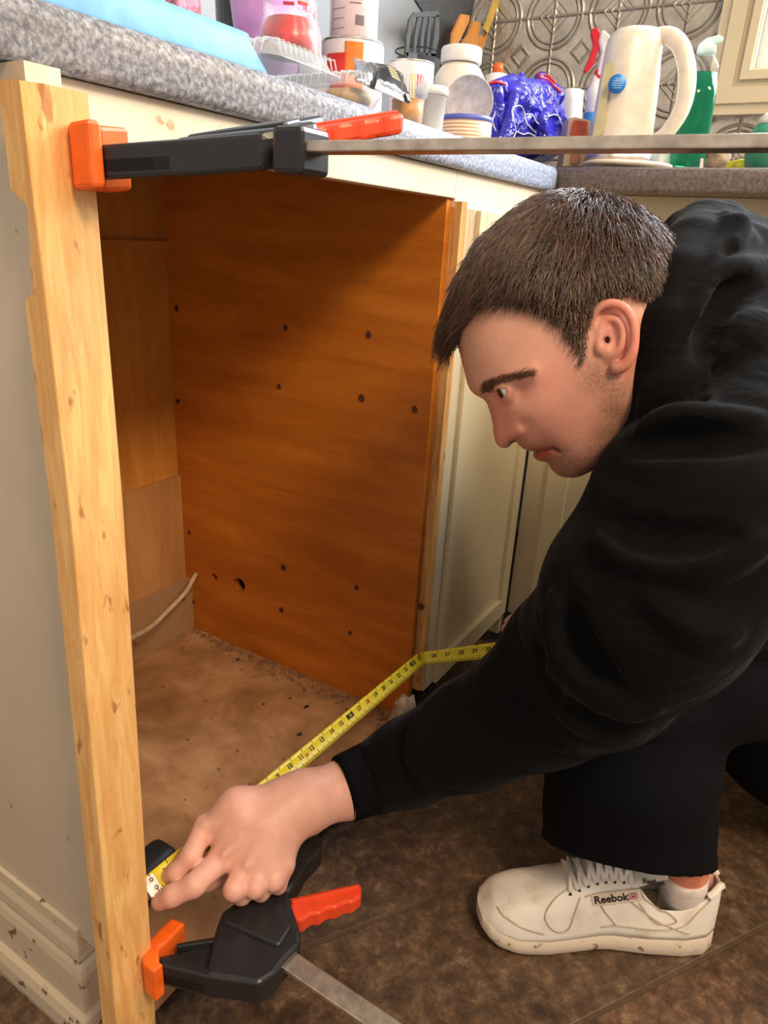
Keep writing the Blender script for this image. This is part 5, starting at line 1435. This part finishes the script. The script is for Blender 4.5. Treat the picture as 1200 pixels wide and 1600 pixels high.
o = lathe('round_lid', [(0, -.001), (lr, -.001), (lr*1.02, .001), (lr, .003), (lr*.95, .001), (0, .001)], plain('stained_lid', (196, 192, 186), .5, var=.12, scale=90), None, mat4=mlid); tag(o, 'pale stained round lid standing on edge in front of the pill bottle', 'lid')
# white bottle with orange cap
p, r = rp(758, 800, 110, Y=.27); z1 = ztop(775, 113, Y=.27)-ZT; z2 = ztop(773, 96, Y=.27)-ZT
e = empty('glue_bottle', (p[0], p[1], ZT), 'white bottle with a small orange cap behind the blue bag', 'bottle')
lathe('bottle_body', [(r, .001), (r, z1-.006), (r*.5, z1), (0, z1)], M_white, e, (p[0], p[1], ZT)); lathe('cap', [(r*.42, z1+.0005), (r*.36, z2), (0, z2)], M_orange, e, (p[0]-.003, p[1], ZT))
# utensils in a wire holder by the wall
uh = empty('utensil_holder', tuple(PY(660, 100, .42)), 'dark utensil holder with wire rim by the wall corner', 'utensil holder')
hp_, hr_ = rp(618, 690, 90, Y=.42); hz = ztop(650, 80, Y=.42)
lathe('holder_cup', [(hr_*.9, .001), (hr_*.95, hz-ZT-.012), (hr_*.9, hz-ZT-.012), (hr_*.85, .004), (0, .004)], plain('smoky_steel', (120, 122, 126), .3, .8), uh, (hp_[0], hp_[1], ZT))
tube('wire_rim', [(hp_[0]+hr_*1.02*math.cos(a), hp_[1]+hr_*1.02*math.sin(a), hz) for a in np.linspace(0, 2*math.pi, 33)], .0016, plain('dark_wire', (60, 60, 64), .3, .8), uh, 6)
def flat_tool(name, polypx, Y, mat, label, cat, th=.004, holes=(), lean=0):
    P = [PY(a, b, Y) for a, b in polypx]
    vs = [tuple(q) for q in P]+[tuple(q+np.array([0, th, 0])) for q in P]; n = len(P)
    fs = [tuple(range(n))[::-1], tuple(range(n, 2*n))]+[(i, (i+1) % n, n+(i+1) % n, n+i) for i in range(n)]
    return vs, fs
gspat = plain('grey_nylon', (72, 76, 80), .4)
sp_ = empty('slotted_turner', tuple(PY(660, 110, .40)), 'grey slotted nylon turner standing head up in the holder', 'utensil')
bmf = []
def Ls(pts): return flat_tool('', pts, .40, None, '', '')
# frame of the slotted head: outline ring built of bars so the slots stay open
bars_ = [[(640, 30), (647, 30), (641, 62), (638, 88), (634, 88), (635, 60)], [(640, 30), (648, 19), (686, 17), (686, 26), (650, 27), (647, 30)], [(681, 24), (687, 24), (686, 60), (680, 88), (673, 90), (678, 60)],
         [(653, 26), (658, 26), (653, 58), (650, 82), (646, 82), (648, 58)], [(662, 26), (667, 26), (663, 58), (661, 84), (656, 84), (658, 58)], [(671, 26), (675, 26), (672, 60), (669, 86), (665, 86), (668, 60)],
         [(634, 82), (681, 84), (678, 96), (668, 103), (650, 102), (638, 94)]]
fromdata('slotted_head', *join([Ls(b) for b in bars_]), gspat, sp_)
fromdata('handle', *Ls([(655, 101), (664, 102), (660, 130), (652, 130)]), gspat, sp_)
o = fromdata('black_turner', *flat_tool('', [(680, 0), (745, -10), (735, 30), (742, 60), (722, 112), (700, 100), (690, 106), (678, 60), (688, 30), (664, 22), (650, 0)], .47, None, '', '', .006), plain('charcoal_nylon', (66, 70, 74), .45))
tag(o, 'large charcoal nylon cooking tool standing behind the slotted turner', 'utensil')
mw = wood('bamboo', (214, 150, 78), (182, 112, 50), 2, .45, 8, 14, None, .1)
o = fromdata('wooden_spatula', *join([flat_tool('', q, .43, None, '', '', .006) for q in ([(722, 22), (734, 24), (733, 34), (724, 52), (714, 74), (706, 72), (708, 52)], [(740, 32), (752, 36), (748, 52), (758, 60), (762, 44), (765, 40), (758, 70), (752, 84), (742, 82), (716, 76), (722, 68), (732, 54)], [(714, 68), (748, 76), (746, 88), (712, 76)])]), mw)
tag(o, 'forked bamboo spatula head standing behind the pill bottle', 'utensil')
o = fromdata('wooden_spoon', *flat_tool('', [(776, -6), (783, -4), (768, 38), (762, 52), (757, 46), (766, 22)], .425, None, '', '', .006), plain('yellow_wood', (214, 176, 84), .5)); tag(o, 'yellowish wooden spoon handle leaning right of the bamboo spatula', 'utensil')
bm_ = tube('wire_whisk', smoothpts([PY(706, 74, .36), PY(712, 66, .36), PY(720, 62, .36), PY(728, 66, .36), PY(733, 74, .36)], 6), .0009, M_steel, None, 6); tag(bm_, 'thin bent steel wire loop above the pill bottle cap', 'wire')
bm_ = tube('ladle', smoothpts([PY(735, 62, .44), PY(738, 34, .44), PY(752, 8, .44), PY(772, -4, .44)], 8), .0022, M_steel, None, 8); tag(bm_, 'curved steel utensil handle between the bamboo spatula and the spoon', 'utensil')
# blue bag of crumpled plastic
bg = empty('plastic_bag', tuple(PY(825, 200, .10)), 'crumpled shiny blue plastic bag with white and red print', 'bag')
FBg = Field(np.array(PY(825, 180, .13))-[.22, .15, .15], np.array(PY(825, 180, .13))+[.22, .15, .15], .003)
cb_ = lambda P, k: FBg.chain([(PY(a, b, y), r_) for a, b, y, r_ in P], k)
cb_([(795, 142, .135, .022), (835, 155, .135, .026), (850, 160, .13, .024)], .008); cb_([(800, 180, .14, .040), (850, 185, .15, .042)], .01); cb_([(800, 220, .14, .036), (850, 225, .15, .034)], .01); cb_([(790, 150, .12, .022), (850, 150, .13, .028)], .012); cb_([(785, 200, .12, .026), (860, 205, .13, .030)], .01); cb_([(845, 125, .14, .014), (868, 150, .12, .018)], .004)
cb_([(800, 125, .13, .010), (772, 136, .12, .010)], .004); cb_([(868, 190, .11, .020), (880, 200, .11, .018)], .005); cb_([(830, 225, .12, .026), (870, 225, .12, .020)], .01)
cb_([(775, 145, .11, .012), (775, 210, .11, .018)], .006); cb_([(815, 118, .13, .006), (800, 160, .09, .010), (790, 215, .08, .010)], .003); cb_([(872, 150, .11, .006), (845, 190, .085, .010), (850, 235, .08, .008)], .003); cb_([(822, 160, .105, .010), (870, 178, .105, .009)], .006)
Vb, Qb = FBg.mesh()
Vb[:, 2] = np.maximum(Vb[:, 2], ZT+.001)
mbag = NT('blue_bag_plastic', .22, spec=.7); b1 = mbag.noise(mbag.map((1, 1, 1)), 34, 3, .5, 1.2)
mbag.color(mbag.ramp(b1, [(.35, (28, 24, 150)), (.65, (44, 40, 190))])).bump(b1, .9, .012)
link('bag_body', meshnp('bag_body', Vb, Qb), mbag.m, bg)
def onbag(pts, y, r_, m_, name='printed_line'):
    P = []
    Fm_ = FBg
    for a, b in pts:
        d = ray(a, b); t0_ = (y-C0[1])/d[1]; hit = None
        for tt2 in np.arange(t0_-.12, t0_+.15, .001):
            q = C0+d*tt2; ix = np.round((q-FBg.lo)/FBg.h).astype(int)
            if np.all(ix >= 0) and np.all(ix < FBg.n) and FBg.F[tuple(ix)] < .0015: hit = q; break
        if hit is not None: P.append(hit)
    return P
M_wp = plain('white_print', (230, 230, 240), .4); M_rp = plain('red_print', (220, 50, 60), .4)
for pts in ([(802, 168), (800, 175), (803, 190), (806, 205), (802, 215)], [(802, 168), (812, 165), (818, 172), (822, 190), (826, 196)], [(822, 178), (832, 180), (838, 190), (842, 194)], [(826, 196), (836, 206), (852, 212)], [(806, 205), (818, 210), (826, 208), (840, 215)], [(780, 215), (802, 208)], [(855, 182), (870, 180), (885, 200)], [(868, 170), (878, 195), (888, 215)], [(775, 172), (770, 190), (775, 205)]):
    P = onbag(pts, .10, .001, M_wp)
    if len(P) > 1: tube('printed_line', smoothpts(P, 5), .0011, M_wp, bg, 6)
def bagtext(s, px, py, size, m_, rot, name):
    P = onbag([(px, py)], .10, 0, None)
    if not P: return
    q = P[0]; rt = ray(px+100, py+rot)-ray(px, py)
    fromdata(name, *text_data(s, size, frame(q+(C0-q)*.0095, rt, None, C0-q), .0012, bold=.0006), m_, bg, fix=False)
bagtext('2', 860, 153, .026, M_wp, 25, 'printed_number'); bagtext('RED', 860, 128, .013, M_rp, 60, 'red_lettering') if 0 else None
for pts in ([(842, 120), (855, 124), (866, 134), (876, 144)], [(840, 116), (856, 119), (868, 130)], [(764, 130), (778, 128), (790, 132)]):
    P = onbag(pts, .12, .001, M_rp)
    if len(P) > 1: tube('red_print_band', smoothpts(P, 5), .0022, M_rp, bg, 6)

# ---- on the far counter (X)
HX = np.array([.525, -.851, 0.])      # faces across the view
def prof_obj(name, px_poly, X, th, mat, parent, bev=.004, dx=0):
    P = [PX(a, b, X) for a, b in px_poly]; n_ = np.array([.0, 0, 0]); ax2 = np.array([.85, .525, 0])
    vs = [tuple(q-ax2*th/2) for q in P]+[tuple(q+ax2*th/2) for q in P]; n = len(P)
    fs = [tuple(range(n))[::-1], tuple(range(n, 2*n))]+[(i, (i+1) % n, n+(i+1) % n, n+i) for i in range(n)]
    o = fromdata(name, vs, fs, mat, parent)
    if bev: md = o.modifiers.new('b', 'BEVEL'); md.width = bev; md.segments = 3; md.limit_method = 'ANGLE'
    return o
XK = 1.36
ke = empty('electric_kettle', tuple(PX(975, 262, XK)), 'tall cream plastic jug kettle with a blue round sticker and side water gauge', 'kettle')
def loft_px(rows_, X, seg=40, expo=.6, dr=1.0):
    """rows of (y, x0, x1): upright body seen from x0 to x1 at height y"""
    vs = []; fs = []; ax2 = np.array([.85, .525, 0])
    for y, a, b in rows_:
        p = PX((a+b)/2, y, X); D = (R.T @ (p-C0))[2]; r = (b-a)/2*D/F
        for k in range(seg):
            th = 2*math.pi*k/seg; cx = math.cos(th); sx = math.sin(th)
            q = p+HX*np.sign(cx)*abs(cx)**expo*r+ax2*np.sign(sx)*abs(sx)**expo*r*dr; vs.append((q[0], q[1], p[2]))
    n = len(rows_)
    for i in range(n-1):
        for k in range(seg): fs.append((i*seg+k, i*seg+(k+1) % seg, (i+1)*seg+(k+1) % seg, (i+1)*seg+k))
    fs += [tuple(range(seg))[::-1], tuple((n-1)*seg+k for k in range(seg))]
    return vs, fs
krows = [(236, 921, 1014), (225, 922, 1015), (200, 927, 1017), (170, 932, 1021), (130, 939, 1026), (100, 944, 1028), (75, 949, 1031), (60, 953, 1032), (50, 962, 1030), (46, 975, 1024)]
fromdata('jug', *loft_px(krows, XK, expo=.72, dr=.95), M_bone, ke, True)
fromdata('lid', *loft_px([(47, 985, 1060), (45, 990, 1055), (43, 1000, 1045)], XK, expo=.8, dr=.6), M_bone, ke, True) if 0 else None
fromdata('steel_band', *loft_px([(256, 915, 1013), (250, 916, 1014), (236, 919, 1015)], XK, expo=.72, dr=.95), M_steel, ke, True)
fromdata('power_base', *loft_px([(261, 912, 1045), (257, 911, 1046), (255, 916, 1040)], XK-.0, expo=.8, dr=.8), M_bone, ke, True)
hpts = [PX(a, b, XK) for a, b in [(1014, 56), (1042, 55), (1062, 70), (1072, 100), (1073, 135), (1066, 168), (1052, 194), (1034, 214), (1008, 228)]]
ax2 = np.array([.85, .525, 0])
hv, hf = [], []
P = smoothpts(hpts, 6); n = len(P); seg = 16
for i, q in enumerate(P):
    t = P[min(i+1, n-1)]-P[max(i-1, 0)]; t /= np.linalg.norm(t); a = np.cross(t, ax2); a /= np.linalg.norm(a)
    w = np.interp(i/(n-1), [0, .15, .5, .85, 1], [.010, .0145, .0150, .0125, .009]); d_ = .012
    for k in range(seg):
        th = 2*math.pi*k/seg; hv.append(q+a*math.cos(th)*w*.95+ax2*math.sin(th)*d_)
for i in range(n-1):
    for k in range(seg): hf.append((i*seg+k, i*seg+(k+1) % seg, (i+1)*seg+(k+1) % seg, (i+1)*seg+k))
hf += [tuple(range(seg))[::-1], tuple((n-1)*seg+k for k in range(seg))]
fromdata('handle', hv, hf, M_bone, ke, True)
def front(px, py, X, D_off): q = PX(px, py, X); return q+(C0-q)/np.linalg.norm(C0-q)*D_off
gm = plain('gauge_plastic', (206, 196, 150), .2, var=.05)
qs = [front(a, b, XK, .066) for a, b in [(950, 98), (955, 96), (944, 165), (937, 212), (924, 214), (932, 165), (940, 120)]]
P_ = [(946, 100), (955, 98), (950, 150), (942, 205), (936, 214), (926, 213), (932, 180), (940, 130)]
kq = [front(a, b, XK, .058) for a, b in P_]; nd = -np.array(ray(940, 150)); nd /= np.linalg.norm(nd)
n = len(kq); fromdata('water_gauge', [tuple(q) for q in kq]+[tuple(q-nd*.016) for q in kq], [tuple(range(n))[::-1], tuple(range(n, 2*n))]+[(i, (i+1) % n, n+(i+1) % n, n+i) for i in range(n)], gm, ke)
sk2 = front(965, 131, XK, .0685); mm = frame(sk2, ray(1060, 131)-ray(960, 131), None, C0-sk2)
st_ = lathe('sticker', [(.0135, -.006), (.0135, 0), (0, .0002)], plain('blue_sticker', (28, 118, 196), .4, var=.04), ke, mat4=mm, seg=30)
lt = [([tuple(mm @ Vector((x+dx, y, .0006))) for x, y in ((-w, 0), (w, 0), (w, .0008), (-w, .0008))], [(0, 1, 2, 3)]) for w, y_ in ((.006, .006), (.008, .003), (.009, 0), (.008, -.003), (.006, -.006)) for dx in (0,) for _ in (0,)]
lt = []
for w, y_ in ((.005, .0065), (.008, .0035), (.009, .0005), (.0085, -.0025), (.006, -.0058)):
    lt.append(([tuple(mm @ Vector(c)) for c in ((-w, y_, .0006), (w, y_, .0006), (w, y_+.0009, .0006), (-w, y_+.0009, .0006))], [(0, 1, 2, 3)]))
fromdata('sticker_print', *join(lt), plain('sticker_white', (170, 210, 236), .5), ke, fix=False)
# spray bottle behind the kettle
XS = 1.50
sb = empty('spray_bottle', tuple(PX(925, 250, XS)), 'white and blue spray bottle with a red trigger behind the kettle', 'spray bottle')
fromdata('bottle_body', *loft_px([(258, 912, 950), (180, 914, 948), (140, 918, 946), (126, 926, 940), (118, 928, 938)], XS, expo=.8), M_white, sb, True)
fromdata('blue_label', *loft_px([(235, 911, 951), (178, 913, 949)], XS, expo=.8), plain('sky_blue', (60, 150, 214), .4), sb, True)
prof_obj('spray_head', [(930, 120), (944, 122), (950, 70), (952, 58), (944, 50), (938, 48), (934, 66), (938, 84)], XS, .022, M_white, sb)
prof_obj('trigger', [(925, 44), (933, 45), (938, 54), (934, 66), (936, 74), (925, 104), (914, 116), (911, 112), (920, 92), (927, 70), (923, 54)], XS, .014, plain('spray_red', (226, 30, 44), .35, var=.05), sb)
prof_obj('neck_ring', [(929, 124), (930, 108), (938, 108), (942, 124)], XS, .02, MATS['spray_red'], sb)
# white cup, orange-brown box
o = fromdata('white_cup', *loft_px([(259, 872, 905), (200, 874, 908), (160, 876, 910), (142, 880, 912), (140, 884, 908)], 1.63, expo=.9), M_white, None, True); tag(o, 'plain white container between the blue bag and the spray bottle', 'container')
bx = prof_obj('tea_box', [(874, 262), (912, 262), (917, 192), (894, 186), (884, 188)], 1.40, .05, plain('box_card', (226, 196, 150), .6, var=.06), None, .001); tag(bx, 'small orange and cream carton against the kettle', 'box')
r1 = prof_obj('box_print', [(892, 214), (915, 214), (917, 190), (896, 188)], 1.372, .004, plain('orange_card', (214, 92, 44), .5), bx, 0)
r2 = prof_obj('box_print', [(892, 256), (902, 256), (904, 238), (894, 238)], 1.372, .004, plain('tan_card', (206, 140, 80), .5), bx, 0)
# green washing-up liquid
XG = 1.42
gb = empty('dish_soap_bottle', tuple(PX(1080, 262, XG)), 'clear washing-up bottle of green liquid right of the kettle', 'bottle')
green = NT('green_liquid', .05); green.b.inputs['Base Color'].default_value = srgb((22, 150, 110)); green.b.inputs['Transmission Weight'].default_value = .75; green.b.inputs['IOR'].default_value = 1.33
gvs = loft_px([(261, 1048, 1098), (250, 1047, 1099), (200, 1056, 1108), (150, 1068, 1117), (114, 1080, 1120)], XG, expo=.75, dr=.7)
fromdata('green_liquid', *gvs, green.m, gb, True)
fromdata('bottle_top', *loft_px([(113, 1080, 1121), (104, 1082, 1122), (96, 1086, 1120), (88, 1090, 1116), (84, 1090, 1116)], XG, expo=.8, dr=.7), M_clear, gb, True)
fromdata('cap', *loft_px([(84, 1089, 1118), (70, 1092, 1118), (66, 1096, 1117), (60, 1104, 1116)], XG, expo=.8, dr=.8), plain('pale_cap', (206, 232, 228), .3, var=.03), gb, True)
prof_obj('cap_spout', [(1104, 66), (1104, 60), (1122, 55), (1129, 60), (1127, 67), (1114, 70)], XG, .012, MATS['pale_cap'], gb, .002)
gt = empty('green_tub', tuple(PX(1195, 262, 1.55)), 'green tub with a cream lid at the right edge behind the bar', 'tub')
fromdata('tub_body', *loft_px([(262, 1166, 1225), (225, 1168, 1228), (196, 1183, 1230)], 1.55, expo=.9), plain('sea_green', (50, 130, 100), .4, var=.08), gt, True)
fromdata('lid', *loft_px([(195, 1186, 1232), (184, 1190, 1230), (176, 1200, 1228)], 1.55, expo=.9), M_bone, gt, True)
o = prof_obj('sponge', [(1140, 262), (1166, 262), (1166, 252), (1146, 250)], 1.62, .05, plain('yellow_sponge', (214, 206, 60), .9, var=.2), None, .003); tag(o, 'yellow sponge behind the green bottle', 'sponge')
o = frombm('pine_cone', (lambda b: (bmesh.ops.create_icosphere(b, subdivisions=3, radius=.024), [setattr(q, 'co', Vector(PX(1120, 248, 1.66))+q.co*(1+.12*math.sin(q.co.z*700+math.atan2(q.co.y, q.co.x)*8))) for q in b.verts], b)[2])(bmesh.new()), plain('brown_cone', (150, 128, 104), .8, var=.4), None, True); tag(o, 'small rough brown scrubber between the green bottle and the green tub', 'scrubber')
o['label'] = 'rough brown scouring ball between green bottle and green tub'
o.name = 'scouring_ball'
o = prof_obj('price_tag', [(1093, 262), (1098, 262), (1099, 248), (1095, 247)], 1.30, .002, M_white, None, 0); tag(o, 'tiny white plastic tab at the foot of the green bottle', 'tab')
o = prof_obj('soap_dish', [(1022, 261), (1050, 261), (1054, 238), (1024, 238)], 1.44, .05, plain('white_dish', (224, 224, 220), .35, var=.05), None, .003); tag(o, 'small white container between the kettle and the green bottle', 'container')
